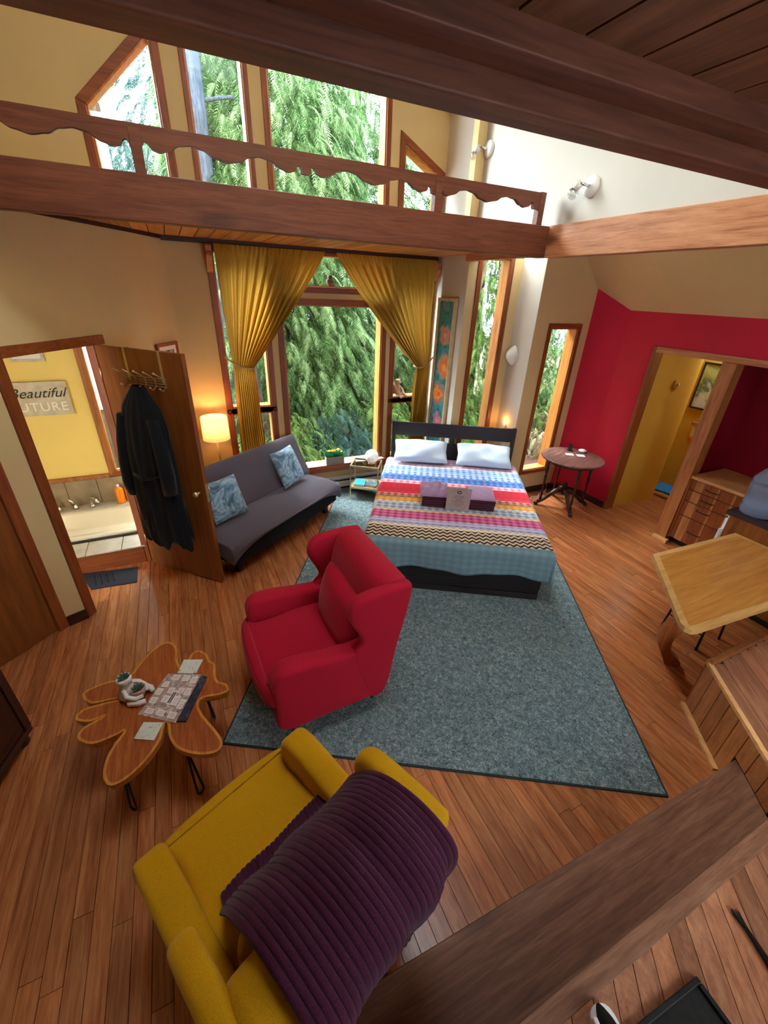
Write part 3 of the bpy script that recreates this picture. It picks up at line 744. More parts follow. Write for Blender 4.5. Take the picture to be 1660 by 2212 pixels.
# picture behind the open door on the angled wall
pf = thing('framed_picture', 'small framed picture peeking over the open door', 'picture')
d2 = frame2((-1.09, 3.55), (0.03, 5.31))
MB().prism(rect(1.66, 2.02, 1.62, 2.045), -0.025, -0.002, d2, [rect(1.69, 1.99, 1.65, 2.015)]).build('frame', MT['trim'], pf, bevel=0.002)
MB().prism(rect(1.69, 1.99, 1.65, 2.015), -0.012, -0.004, d2).build('mount', MT['paper'], pf)
t = NT('grey_photo_print'); t.bsdf(t.ramp(t.noise(t.coords(), 14, 4), [(0.35, (.06, .06, .06)), (0.65, (.5, .5, .48))]), 0.6)
MB().prism(rect(1.73, 1.95, 1.70, 1.975), -0.0135, -0.0125, d2).build('print', t.m, pf)

# ------------------------------------------------------------------ rug
def rug_mat():
    t = NT('heathered_rug_pile'); co = t.coords()
    a = t.noise(co, 62, 3, 0.7, 1.6); b = t.noise(co, 30, 2, 0.6, 0.8)
    f = t.math('ADD', t.math('MULTIPLY', a, 0.7), t.math('MULTIPLY', b, 0.3))
    c = t.ramp(f, [(0.36, lin('#36454b')), (0.46, lin('#62777b')), (0.54, lin('#87999a')), (0.64, lin('#c3cbc2'))])
    c = t.mix(t.math('MULTIPLY', t.noise(co, 1.3, 2), 0.35), c, lin('#566a6e'))
    t.bsdf(c, 1.0, 0, t.bump(a, 0.9, 0.01), 0.1, 0.1); return t.m
MT['rug'] = rug_mat()
MT['rug_edge'] = fabric('rug_binding', lin('#2b3638'), 0.2, 200)
ra = math.radians(-30.3)
rug = thing('area_rug', 'large teal-grey heathered rug under the bed and red chair', 'rug', (2.205, 0.515, 0), ra)
# local x = across (negative), y = along
MB().box(-2.73, 0, 0, 4.05, 0.0005, 0.012).build('pile', MT['rug'], rug)
for b in ((-2.736, 0.006, -0.008, 0.004), (-2.736, 0.006, 4.046, 4.058)):
    MB().box(b[0], b[1], b[2], b[3], 0.0005, 0.0125).build('binding', MT['rug_edge'], rug)
for b in ((-2.738, -2.727), (-0.003, 0.008)):
    MB().box(b[0], b[1], 0.004, 4.046, 0.0005, 0.0125).build('binding', MT['rug_edge'], rug)

# ------------------------------------------------------------------ bed
MT['bed_wood'] = wood('black_brown_bed', lin('#191416'), lin('#241d1f'), lin('#2f2628'), 0, 1.0, 0.45, 0.1, 0.03)
MT['mattress'] = fabric('mattress_ticking', lin('#d8d5cf'), 0.05)
BA = math.atan2(0.857, 0.515)-PI/2           # local +y = towards the head
BW, BL = 1.65, 2.25
bedo = (2.76, 2.21)
wv = Vector((-0.857, 0.515))
bc = (bedo[0]+wv.x*BW/2, bedo[1]+wv.y*BW/2, 0.0)
bed = thing('bed', 'black-brown double bed with slatted headboard', 'bed', bc, BA)
hw = BW/2; RZ = 0.0125
MB().box(-hw, hw, 0.0, 0.035, 0.08, 0.26).build('footboard', MT['bed_wood'], bed, bevel=0.003)
MB().box(-hw, hw, -0.012, 0.05, RZ, 0.075).build('foot_rail', MT['bed_wood'], bed, bevel=0.003)
for s in (-1, 1):
    MB().box(s*hw-0.02, s*hw+0.02, 0.04, BL-0.04, 0.10, 0.30).build('side_rail', MT['bed_wood'], bed, bevel=0.003)
    MB().box(s*(hw-0.02)-0.025, s*(hw-0.02)+0.025, BL-0.03, BL+0.02, RZ, 1.05).build('headboard_post', MT['bed_wood'], bed, bevel=0.003)
MB().box(-hw+0.045, hw-0.045, BL-0.02, BL+0.005, 0.86, 1.045).build('headboard_rail', MT['bed_wood'], bed, bevel=0.003)
MB().box(-hw+0.045, hw-0.045, BL-0.02, BL+0.005, 0.50, 0.78).build('headboard_rail', MT['bed_wood'], bed, bevel=0.003)
MB().box(-0.03, 0.03, BL-0.021, BL+0.006, 0.78, 0.86).build('headboard_stile', MT['bed_wood'], bed)
MB().box(-hw+0.03, hw-0.03, 0.045, BL-0.045, 0.18, 0.28).build('slat_base', MT['bed_wood'], bed)
mat_ = MB().box(-hw+0.03, hw-0.03, 0.05, BL-0.06, 0.285, 0.575).build('mattress', MT['mattress'], None, bevel=0.05, seg=4)
mat_.location = bc; mat_.rotation_euler = (0, 0, BA)
tag(mat_, 'thick pale mattress under the striped quilt', 'mattress')

def quilt_mat():
    t = NT('striped_ethnic_quilt_print')
    uv = t.n('ShaderNodeUVMap'); sp = t.n('ShaderNodeSeparateXYZ'); t.l(uv.outputs[0], sp.inputs[0])
    u, v = sp.outputs[0], sp.outputs[1]      # metres: u across, v = along from head end (0) to foot
    # v in [0, 2.5]; stripes in metres from the foot edge: along = 2.03 - v
    s = t.math('DIVIDE', v, 2.6)
    def b(al): return (2.05-al)/2.6
    base = [(0.0, '#c9a5b4'), (b(1.93), '#d8b3bd'), (b(1.87), '#bfa3bd'), (b(1.75), '#3f72bf'), (b(1.64), '#6f97cf'), (b(1.60), '#3566b4'), (b(1.47), '#5f8ccf'), (b(1.36), '#86a8d6'), (b(1.30), '#d0607c'), (b(1.20), '#d01f35'), (b(1.0), '#c81e33'), (b(0.93), '#e8c9c9'), (b(0.885), '#c89a55'), (b(0.83), '#d98a2c'), (b(0.73), '#9a8a80'), (b(0.695), '#d5d3d6'), (b(0.54), '#c98a62'), (b(0.50), '#b02668'), (b(0.345), '#8d86b4'), (b(0.31), '#cfc9dc'), (b(0.28), '#6d6a98'), (b(0.25), '#c9c3da'), (b(0.225), '#efe6d2'), (b(0.18), '#d8c4a4'), (b(-0.03), '#7c97a0')]
    pat = [(0.0, '#a87f98'), (b(1.87), '#ead7d9'), (b(1.75), '#a9c3e6'), (b(1.60), '#c7d7ee'), (b(1.47), '#2f5ba6'), (b(1.30), '#f0c7cd'), (b(1.20), '#c5182f'), (b(1.0), '#d8304a'), (b(0.93), '#c8213c'), (b(0.885), '#7a5a58'), (b(0.83), '#f0b254'), (b(0.73), '#e6dcd0'), (b(0.695), '#7d8ca6'), (b(0.54), '#e8c9a0'), (b(0.50), '#e27aa2'), (b(0.345), '#c9c4dc'), (b(0.28), '#b9b2d2'), (b(0.225), '#d6b48a'), (b(0.18), '#3a231d'), (b(-0.03), '#5f7c88')]
    # ramps hold at most 32 stops
    cb = t.ramp(s, [(p, lin(c)) for p, c in base], 'CONSTANT'); cp = t.ramp(s, [(p, lin(c)) for p, c in pat], 'CONSTANT')
    zz = t.ramp(s, [(0.0, (0, 0, 0)), (b(0.225), (1, 1, 1)), (b(-0.03), (0, 0, 0))], 'CONSTANT')
    def tri(x, k): return t.math('ABSOLUTE', t.math('SUBTRACT', t.math('MULTIPLY', t.math('FRACT', t.math('MULTIPLY', x, k)), 2.0), 1.0))
    dia = t.math('LESS_THAN', t.math('ADD', tri(u, 13.0), tri(v, 16.0)), 0.80)
    ring = t.math('LESS_THAN', t.math('ABSOLUTE', t.math('SUBTRACT', t.math('ADD', tri(u, 13.0), tri(v, 16.0)), 1.15)), 0.14)
    mk = t.math('MAXIMUM', dia, ring)
    zig = t.math('LESS_THAN', t.math('FRACT', t.math('ADD', t.math('MULTIPLY', v, 17.0), t.math('MULTIPLY', tri(u, 15.0), 0.55))), 0.5)
    m = t.math('ADD', t.math('MULTIPLY', zz, zig), t.math('MULTIPLY', t.math('SUBTRACT', 1.0, zz), mk))
    foot = t.math('GREATER_THAN', s, b(-0.03))
    big = t.noise(t.mapping(uv.outputs[0], (4, 9, 1)), 2.0, 3)
    m = t.math('MULTIPLY', m, t.math('SUBTRACT', 1.0, t.math('MULTIPLY', foot, 0.45)))
    c = t.mix(m, cb, cp)
    t.bsdf(c, 0.9, 0, t.bump(t.noise(t.coords(), 300, 2), 0.2, 0.002), 0.15, 0.2); return t.m
MT['quilt'] = quilt_mat()
# quilt as a draped sheet
QT = 0.592; SD, FD = 0.30, 0.34; Q0 = 2.06
nu, nv = 96, 110
def quilt_pt(i, j):
    a = -hw-SD + (2*hw+2*SD)*i/nu
    b = Q0 - (Q0+FD)*j/nv
    r = 0.062
    ex = max(0.0, abs(a)-(hw-0.01)); ey = max(0.0, -b-0.01+0.0)
    sg_ = 1 if a > 0 else -1
    def fold(e):          # arc over the edge then down: returns (outward, down)
        if e <= 0: return 0.0, 0.0
        ar = r*PI/2
        if e < ar: th = e/r; return r*math.sin(th), r*(1-math.cos(th))
        return r, r+(e-ar)
    ox, dx = fold(ex); oy, dy = fold(ey)
    drop = max(dx, dy) + 0.42*min(dx, dy)
    x = sg_*(min(abs(a), hw-0.01)+ox); y = max(b, -0.01)-oy
    if dx > 0 and dy > 0:
        k = min(dx, dy); x += sg_*0.06*k; y -= 0.22*k
    z = QT - drop
    hang = min(1.0, drop/0.25)
    if dx > 0: x += sg_*hang*(0.012*math.sin(9*b)+0.008*math.sin(21*b+1))
    if dy > 0: y -= hang*(0.018*math.sin(8*a+0.6)+0.010*math.sin(19*a))
    z += 0.006*math.sin(3.1*a+1.7*b)*math.sin(2.3*b) if drop == 0 else 0.012*hang*math.sin(7*a+5*b)
    return (x, y, max(z, 0.02)), (a, Q0-b)
vs = []; uvs = []
for j in range(nv+1):
    for i in range(nu+1):
        p, q = quilt_pt(i, j); vs.append(p); uvs.append(q)
fs = [(j*(nu+1)+i, j*(nu+1)+i+1, (j+1)*(nu+1)+i+1, (j+1)*(nu+1)+i) for j in range(nv) for i in range(nu)]
me = bpy.data.meshes.new('quilt'); me.from_pydata(vs, [], fs)
ul = me.uv_layers.new(name='UVMap')
for lp in me.loops: ul.data[lp.index].uv = uvs[lp.vertex_index]
me.polygons.foreach_set('use_smooth', [True]*len(me.polygons))
quilt = obj('quilt', me, MT['quilt'], solid=0.008)
quilt.location = bc; quilt.rotation_euler = (0, 0, BA)
tag(quilt, 'multicoloured striped quilt spread over the bed', 'quilt')

def pillow_mesh(name, w, d, h, n=18, crease=0.03, seed=0):
    r_ = random.Random(seed); ph = [r_.random()*6 for _ in range(6)]
    vs = []; fs = []
    def pt(i, j, top):
        x = -1+2*i/n; y = -1+2*j/n
        e = max(0.0, (1-abs(x)**2.6))*max(0.0, (1-abs(y)**2.6))
        z = h/2*(e**0.42)
        pin = 1-0.07*(1-abs(y))**1.0*abs(x)**6; pin2 = 1-0.07*(1-abs(x))*abs(y)**6
        wr = crease*h*(math.sin(5*x+ph[0])*math.sin(4*y+ph[1])+0.6*math.sin(9*x*y+ph[2]))*e
        return (x*w/2*pin, y*d/2*pin2, (z+wr) if top else -z*0.75)
    m = n+1
    vs = [pt(i, j, True) for j in range(m) for i in range(m)] + [pt(i, j, False) for j in range(m) for i in range(m)]
    o = m*m
    for j in range(n):
        for i in range(n):
            a = j*m+i
            fs.append((a, a+1, a+m+1, a+m)); fs.append((o+a, o+a+m, o+a+m+1, o+a+1))
    b = MB(); b.add(vs, fs); return b.mesh(name)
MT['pillow'] = fabric('pale_blue_pillowcase', lin('#c6d5e4'), 0.05, 300, 0.9, 0.1, 0.2)
MT['pillow_trim'] = fabric('dark_pillow_piping', lin('#3c4254'), 0.1)
bm_bed = Matrix.Translation(Vector(bc)) @ Matrix.Rotation(BA, 4, 'Z')
def on_bed(o, x, y, z, rx=0, ry=0, rz=0):
    o.matrix_world = bm_bed @ Matrix.Translation((x, y, z)) @ Euler((rx, ry, rz)).to_matrix().to_4x4(); return o
for x, lab, sd, rz in ((-0.415, 'pale blue pillow on the left half of the bed', 3, 0.03), (0.415, 'pale blue pillow on the right half of the bed', 8, -0.03)):
    p = obj('pillow', pillow_mesh('pillow', 0.74, 0.40, 0.17, 18, 0.12, sd), MT['pillow'], smooth=True, subsurf=1)
    on_bed(p, x, 2.005, 0.725, 0.46, 0, rz); tag(p, lab, 'pillow', 'pillows on the bed')

# towels and card
MT['towel'] = fabric('plum_towel', lin('#4a1f33'), 0.2, 220, 1.0, 0.5, 0.4)
MT['towel_l'] = fabric('mauve_towel', lin('#a884a6'), 0.12, 220, 1.0, 0.4, 0.4)
def towel(name, x, y, z, w, d, h, mat, lab, grp, rz=0.0, sd=0):
    rr = random.Random(sd)
    prof = []
    def f(u, v):
        # folded cloth: rounded front fold
        a = PI*(v-0.5)
        yy = -d/2 - h/2*math.cos(a)*0.9; zz = h/2+h/2*math.sin(a)*0.98
        return (-w/2+w*u, yy, zz)
    m = MB(); n = 10
    # cross-section loop in (y, z), rounded at the front, square at the back
    loop = [(d/2, 0.002)] + [(-d/2+h/2-h/2*math.cos(a), h/2-h/2*math.sin(a)) for a in [PI/2-PI*k/n for k in range(0)]]
    loop = [(d/2, 0.0)] + [(-d/2+h*0.5-h*0.5*math.sin(PI*k/n), h*0.5-h*0.49*math.cos(PI*k/n)) for k in range(n+1)] + [(d/2, h*0.98)]
    nx = 8; vs = []
    for i in range(nx+1):
        for (yy, zz) in loop: vs.append((-w/2+w*i/nx, yy, zz+0.002*math.sin(3*i+sd)))
    L = len(loop)
    fs = [(i*L+k, i*L+(k+1) % L, (i+1)*L+(k+1) % L, (i+1)*L+k) for i in range(nx) for k in range(L)]
    fs += [tuple(range(L)), tuple(reversed([nx*L+k for k in range(L)]))]
    m.add(vs, fs)
    o = m.build(name, mat, None, bevel=0.004, seg=2)
    on_bed(o, x, y, z, 0, 0, rz); tag(o, lab, 'towel', grp); return o
for sx, side in ((-0.22, 'left'), (0.265, 'right')):
    for k in range(4):
        towel('folded_towel', sx, 0.80, 0.606+0.0288*k, 0.27-0.006*(k % 2), 0.36, 0.026, MT['towel'],
              '%s plum folded towel in the %s stack on the bed' % (['bottom', 'second lowest', 'second highest', 'uppermost'][k], side), 'plum towels on the bed', 0.02*(k-1), k)
def cloth_heap(name, x, y, z, w, d, h, lab, sd, bunch):
    rr = random.Random(sd)
    def f(u, v):
        X = -w/2+w*u; Yy = -d/2+d*v
        e = (max(0, 1-abs(2*u-1)**4)*max(0, 1-abs(2*v-1)**4))**0.5
        b = 0.5+0.5*math.sin(17*u+5*v+sd)*math.sin(9*v-4*u)
        return (X, Yy, h*e*(0.55+bunch*b)-0.004)
    o = MB().grid(f, 28, 28).build(name, MT['towel_l'], None, smooth=True, solid=0.006, keep=True)
    on_bed(o, x, y, z); tag(o, lab, 'washcloth', 'mauve cloths on the towel stacks'); return o
cloth_heap('washcloth', -0.235, 0.80, 0.729, 0.29, 0.36, 0.05, 'rumpled mauve cloth on the left towel stack', 2, 0.7)
wc2 = cloth_heap('washcloth', 0.265, 0.80, 0.729, 0.27, 0.35, 0.03, 'smooth mauve cloth with cutwork on the right towel stack', 5, 0.15)
cs_ = thing('info_card', 'upright pale card with a small round emblem on the bed', 'card')
cs_.matrix_world = bm_bed @ Matrix.Translation((0.012, 0.60, 0.602)) @ Euler((0.30, 0, -0.03)).to_matrix().to_4x4()
MT['card_grey'] = paint('pale_grey_card', lin('#b9aca8'), 0.05, 10, 0.6, 0, 0)
MB().box(-0.12, 0.12, -0.004, 0.004, 0, 0.31).build('sheet', MT['card_grey'], cs_, bevel=0.002)
MB().tube([(0.018*math.cos(a*PI/8), -0.005, 0.255+0.018*math.sin(a*PI/8)) for a in range(17)], 0.004, 6).build('emblem', MT['ink'], cs_)
MT['fade_ink'] = paint('faded_ink', lin('#938380'), 0.05, 20, 0.8, 0, 0)
MB().tube([(0.105*math.cos(a*PI/16), -0.0045, 0.155+0.145*math.sin(a*PI/16)) for a in range(33)], 0.001, 4).build('printed_border', MT['fade_ink'], cs_)
for k, wl in enumerate((0.10, 0.13, 0.06, 0.15, 0.12, 0.14, 0.09)):
    MB().box(-wl/2, wl/2, -0.0048, -0.004, 0.20-0.023*k, 0.207-0.023*k).build('text_line', MT['fade_ink'], cs_)
stand = MB().bar((0.0, 0.004, 0.2), (0.0, 0.10, 0.03), 0.06, 0.003).build('easel_back', MT['card_grey'], cs_)

# ------------------------------------------------------------------ wing chairs
def extr(poly, x0, x1, n=4):
    return lambda r: MB().puff(crom(poly, n), x0, x1, r, lambda u, v, w: (w, u, v), 5)
def wing_chair(name, label, mat, seam, loc, rz):
    c = thing(name, label, 'armchair', loc, rz)
    MB().prism([(-0.335, -0.40), (0.335, -0.40), (0.335, 0.30), (-0.335, 0.30)], 0.14, 0.335).build('seat_base', mat, c, bevel=0.025, seg=3)
    armp = [(-0.42, 0.15), (-0.44, 0.36), (-0.452, 0.50), (-0.44, 0.585), (-0.385, 0.638), (-0.26, 0.642), (-0.08, 0.615), (0.08, 0.60), (0.24, 0.60), (0.27, 0.40), (0.25, 0.15), (-0.1, 0.135)]
    wingp = [(0.05, 0.56), (0.115, 0.655), (0.085, 0.75), (0.035, 0.86), (0.045, 0.95), (0.11, 1.005), (0.26, 1.02), (0.40, 1.015), (0.455, 0.985), (0.43, 0.80), (0.37, 0.52), (0.30, 0.16), (0.18, 0.14), (0.10, 0.35)]
    for s in (-1, 1):
        a = extr(armp, s*0.280, s*0.412)(0.032).build('arm', mat, c, smooth=True)
        w_ = extr(wingp, s*0.328, s*0.414)(0.030).build('wing', mat, c, smooth=True)
    backp = [(0.10, 0.34), (0.16, 0.62), (0.215, 0.90), (0.26, 1.0), (0.33, 1.03), (0.42, 1.015), (0.455, 0.97), (0.42, 0.75), (0.34, 0.40), (0.29, 0.15), (0.16, 0.15)]
    extr(backp, -0.36, 0.36)(0.05).build('backrest', mat, c, smooth=True)
    # lumbar cushion: bulging pad on the lower back
    lum = obj('back_cushion', pillow_mesh('back_cushion', 0.58, 0.44, 0.20, 14, 0.02, 4), mat, c, smooth=True, subsurf=1)
    lum.location = (0, 0.135, 0.63); lum.rotation_euler = (PI/2-0.2, 0, 0)
    # seat cushion with wider front
    out = [(-0.275, 0.16), (-0.28, -0.38), (-0.36, -0.40), (-0.365, -0.47), (-0.25, -0.515), (0.0, -0.53), (0.25, -0.515), (0.365, -0.47), (0.36, -0.40), (0.28, -0.38), (0.275, 0.16)]
    sb_ = MB().puff(crom(out, 4), 0.325, 0.475, 0.045, lambda u, v, w: (u, v, w), 5)
    sb_.v = [(x, y, z+(0.022*max(0, 1-(x/0.37)**2)*max(0, 1-((y+0.18)/0.36)**2) if z > 0.44 else 0)) for x, y, z in sb_.v]
    sc_ = sb_.build('seat_cushion', mat, c, smooth=True)
    pp = [(x*0.965, y*0.97 if y < 0 else y, 0.462) for x, y in crom(out[3:8], 5, False)]
    MB().tube(pp, 0.005, 6).build('piping', seam, sc_, smooth=True)
    for sx in (-1, 1):
        for y in (-0.34, 0.24):
            MB().lathe([(0.022, 0.145), (0.013, 0.0)][::-1], 10, (sx*0.32, y, 0)).build('leg', MT['black_metal'], c, smooth=True)
    return c
MT['red_fab'] = fabric('crimson_upholstery', lin('#b3142f'), 0.12, 330, 0.95, 0.15, 0.12)
MT['red_seam'] = fabric('crimson_piping', lin('#8c1026'), 0.1, sheen=0.05)
MT['yel_fab'] = fabric('mustard_upholstery', lin('#d29a0e'), 0.12, 330, 0.95, 0.15, 0.1)
MT['yel_seam'] = fabric('mustard_piping', lin('#9c7212'), 0.1)
wing_chair('armchair', 'crimson wing armchair standing on the rug', MT['red_fab'], MT['red_seam'], (0.60, 2.135, 0.0126), math.radians(-87))
YR = math.radians(203)
wing_chair('armchair', 'mustard yellow wing armchair with a purple throw', MT['yel_fab'], MT['yel_seam'], (0.045, 0.845, 0.0), YR)
# ribbed throw over the yellow chair's back
MT['throw'] = fabric('plum_ribbed_throw', lin('#4a1c34'), 0.2, 200, 1.0, 0.4, 0.15)
path = crom([(-0.13, 0.497), (-0.06, 0.53), (-0.005, 0.64), (0.05, 0.79), (0.13, 0.93), (0.225, 1.025), (0.33, 1.062), (0.44, 1.045), (0.50, 0.97), (0.475, 0.78), (0.43, 0.58), (0.41, 0.42), (0.40, 0.30)], 6, False)
NP = len(path)-1
RIB = 26
def throw_pt(u, v):
    s = v*NP; i = min(int(s), NP-1); f = s-i
    p0 = Vector(path[i]); p1 = Vector(path[i+1]); p = p0*(1-f)+p1*f
    d = (p1-p0).normalized(); nrm = Vector((-d.y, d.x))
    # lateral position: left edge drifts, so the throw lies a little askew
    x0 = 0.27-0.05*v; x1 = -0.37-0.02*v+0.05*math.sin(3*v)
    if v < 0.25: x0 -= 0.05*(0.25-v)*4*1.2
    x = x0+(x1-x0)*u
    rib = abs(math.sin(PI*RIB*u))**0.6*0.009
    wav = 0.012*math.sin(7*u+4*v)+0.010*math.sin(13*u-3*v)*(0.3+v)
    sag = 0.05*max(0, v-0.6)*math.sin(9*u+1)
    off = 0.012+rib+abs(wav)+max(0, sag)
    y = p.x+nrm.x*off; z = p.y+nrm.y*off
    edge = 0.0
    z += 0.02*math.sin(6*u)*(v > 0.9)*(v-0.9)*10
    return (x, y, z)
thr = MB().grid(throw_pt, 208, 72).build('throw_blanket', MT['throw'], None, smooth=True, solid=0.006, keep=True)
thr.location = (0.045, 0.845, 0.0); thr.rotation_euler = (0, 0, YR)
tag(thr, 'plum ribbed throw draped over the yellow chair back', 'blanket')

# ------------------------------------------------------------------ live-edge coffee table
def hrt_mat(nm, a, b, c, rough=0.32): return wood(nm, a, b, c, 1, 2.2, rough, 0.1, 0.05, 0.3, 0.5)
MT['heart'] = hrt_mat('red_heartwood', lin('#7c3618'), lin('#a05022'), lin('#b66a34'))
MT['sap'] = hrt_mat('orange_sapwood', lin('#a86024'), lin('#cb8434'), lin('#dc9e4c'))
outl = [(-0.60, 2.29), (-0.56, 2.36), (-0.50, 2.44), (-0.44, 2.487), (-0.385, 2.49), (-0.342, 2.42), (-0.337, 2.30), (-0.315, 2.215),
        (-0.285, 2.25), (-0.258, 2.31), (-0.213, 2.334), (-0.165, 2.285), (-0.145, 2.21), (-0.118, 2.17), (-0.125, 2.08), (-0.112, 2.02), (-0.066, 1.976), (-0.064, 1.925), (-0.12, 1.915), (-0.20, 1.93),
        (-0.235, 1.90), (-0.215, 1.81), (-0.165, 1.70), (-0.131, 1.60), (-0.165, 1.555), (-0.25, 1.575), (-0.345, 1.645), (-0.388, 1.73), (-0.398, 1.81),
        (-0.408, 1.845), (-0.42, 1.80), (-0.435, 1.74), (-0.50, 1.65), (-0.58, 1.59), (-0.65, 1.58), (-0.688, 1.64), (-0.688, 1.73), (-0.655, 1.81),
        (-0.615, 1.875), (-0.65, 1.865), (-0.76, 1.858), (-0.835, 1.925), (-0.815, 1.985), (-0.72, 2.022), (-0.79, 2.012), (-0.865, 2.06), (-0.835, 2.115), (-0.73, 2.118),
        (-0.635, 2.108), (-0.70, 2.125), (-0.80, 2.142), (-0.855, 2.225), (-0.82, 2.262), (-0.73, 2.278), (-0.645, 2.27)]
ct = thing('coffee_table', 'live-edge root-slice coffee table on black hairpin legs', 'coffee table', (-0.46, 2.0, 0))
loc_o = [(x+0.46, y-2.0) for x, y in crom(outl, 4)]
bm = bmesh.new()
tv = [bm.verts.new((x, y, 0.42)) for x, y in loc_o]
fc = bm.faces.new(tv); fc.normal_update()
if fc.normal.z < 0: fc.normal_flip()
ext = bmesh.ops.extrude_face_region(bm, geom=[fc])
for v in [g for g in ext['geom'] if isinstance(g, bmesh.types.BMVert)]:
    v.co.z -= 0.042; v.co.x *= 0.985; v.co.y *= 0.985
bmesh.ops.recalc_face_normals(bm, faces=bm.faces)
me = bpy.data.meshes.new('slab')
topf = max(bm.faces, key=lambda f: f.calc_center_median().z if abs(f.normal.z) > 0.9 else -9)
bmesh.ops.inset_region(bm, faces=[topf], thickness=0.014, depth=0.0, use_even_offset=False)
for f in bm.faces: f.material_index = 1
topf.material_index = 0
bmesh.ops.triangulate(bm, faces=[f for f in bm.faces if len(f.verts) > 4])
bm.to_mesh(me); bm.free()
obj('slab', me, [MT['heart'], MT['sap']], ct)
def hairpin(x, y, dx, dy, nm='leg'):
    a = Vector((x+dx*0.5-dy*0.05, y+dy*0.5+dx*0.05, 0.378)); b = Vector((x+dx*0.5+dy*0.05, y+dy*0.5-dx*0.05, 0.378)); f = Vector((x+dx, y+dy, 0.008))
    n_ = (b-a).normalized()*0.02
    m = MB().tube([a, f-n_+Vector((0, 0, 0.03)), f-n_*0.6+Vector((0, 0, 0.006)), f+n_*0.6+Vector((0, 0, 0.006)), f+n_+Vector((0, 0, 0.03)), b], 0.0065, 8)
    m.build(nm, MT['black_metal'], ct, smooth=True)
hairpin(0.13, -0.33, 0.03, -0.04); hairpin(0.22, 0.08, 0.05, 0.02); hairpin(-0.15, -0.28, -0.03, -0.04); hairpin(-0.02, 0.33, -0.02, 0.06)
# printed sheets, cards, remote on the table
TZ = 0.4205
def flat(name, pts, z0, z1, mat, lab, cat, grp=None):
    o = MB().prism(pts, z0, z1).build(name, mat); tag(o, lab, cat, grp); return o
def photo(name, stops, scale):
    t = NT(name); t.bsdf(t.ramp(t.noise(t.coords(), scale, 4, 0.6, 1.0), stops), 0.5); return t.m
MT['brochure'] = photo('brochure_print', [(0.30, lin('#4d3a36')), (0.42, lin('#a39d94')), (0.52, lin('#b58478')), (0.62, lin('#d6cec8'))], 40)
MT['card_print'] = photo('botanical_card_print', [(0.30, lin('#4a5a4c')), (0.40, lin('#cfd2c6')), (0.75, lin('#dfe0d8'))], 32)
br = thing('brochure', 'large printed brochure covered in small pink notes', 'brochure')
qd = [(-0.55, 1.955), (-0.36, 1.815), (-0.205, 2.11), (-0.395, 2.20)]
MB().prism(qd, TZ, TZ+0.003).build('sheet', MT['brochure'], br)
MT['note'] = paint('pale_pink_note', lin('#ece0de'), 0.05, 40, 0.7, 0, 0)
def onq(u, v):
    a, b, c, d = [Vector(p) for p in qd]
    return (a*(1-u)+b*u)*(1-v)+(d*(1-u)+c*u)*v
for u, v, w_, h_ in ((.12, .06, .2, .11), (.42, .06, .2, .12), (.72, .06, .2, .12), (.05, .27, .17, .14), (.33, .33, .17, .15), (.03, .47, .17, .15), (.62, .30, .17, .2), (.34, .53, .17, .13), (.82, .25, .15, .2), (.08, .66, .17, .13), (.60, .56, .17, .12), (.80, .53, .16, .16), (.22, .84, .2, .13), (.52, .83, .2, .14), (.78, .80, .18, .15)):
    c = [onq(u, v), onq(u+w_, v), onq(u+w_, v+h_), onq(u, v+h_)]
    MB().prism([tuple(p) for p in c], TZ+0.003, TZ+0.0045).build('note', MT['note'], br)
    for k in range(3):
        p0 = onq(u+0.03, v+h_*(0.25+0.22*k)); p1 = onq(u+w_-0.03, v+h_*(0.25+0.22*k))
        MB().bar((p0.x, p0.y, TZ+0.0047), (p1.x, p1.y, TZ+0.0047), 0.002, 0.0006).build('text_line', MT['fade_ink'], br)
c0_, c1_ = onq(0.48, 0.32), onq(0.48, 0.56)
MB().prism([tuple(onq(0.50, 0.30)), tuple(onq(0.62, 0.30)), tuple(onq(0.62, 0.60)), tuple(onq(0.50, 0.60))], TZ+0.003, TZ+0.0046).build('heading_note', MT['note'], br)
for k in (0.535, 0.585):
    p0, p1 = onq(k, 0.33), onq(k, 0.57)
    MB().bar((p0.x, p0.y, TZ+0.0049), (p1.x, p1.y, TZ+0.0049), 0.007, 0.0006).build('heading_line', MT['ink'], br)
flat('postcard', [(-0.34, 2.178), (-0.30, 2.278), (-0.188, 2.232), (-0.236, 2.128)], TZ+0.001, TZ+0.006, MT['card_print'], 'white botanical card at the far end of the brochure', 'card', 'botanical cards on the coffee table')
flat('postcard', [(-0.562, 1.80), (-0.518, 1.888), (-0.418, 1.842), (-0.464, 1.748)], TZ+0.001, TZ+0.006, MT['card_print'], 'white botanical card at the near end of the brochure', 'card', 'botanical cards on the coffee table')
MT['dark_cover'] = photo('dark_blue_cover', [(0.35, lin('#14161c')), (0.55, lin('#232a44')), (0.75, lin('#5c6684'))], 22)
bk = thing('dark_booklet', 'thin dark blue booklet half under the brochure', 'book')
MB().prism([(-0.345, 1.825), (-0.30, 1.80), (-0.165, 2.065), (-0.215, 2.115), (-0.24, 2.07)], TZ-0.0, TZ+0.0).build('x', MT['dark_cover'], bk) if False else None
MB().prism([(-0.352, 1.818), (-0.305, 1.80), (-0.172, 2.075), (-0.203, 2.098)], TZ+0.0005, TZ+0.011).build('cover', MT['dark_cover'], bk, bevel=0.002, seg=1)
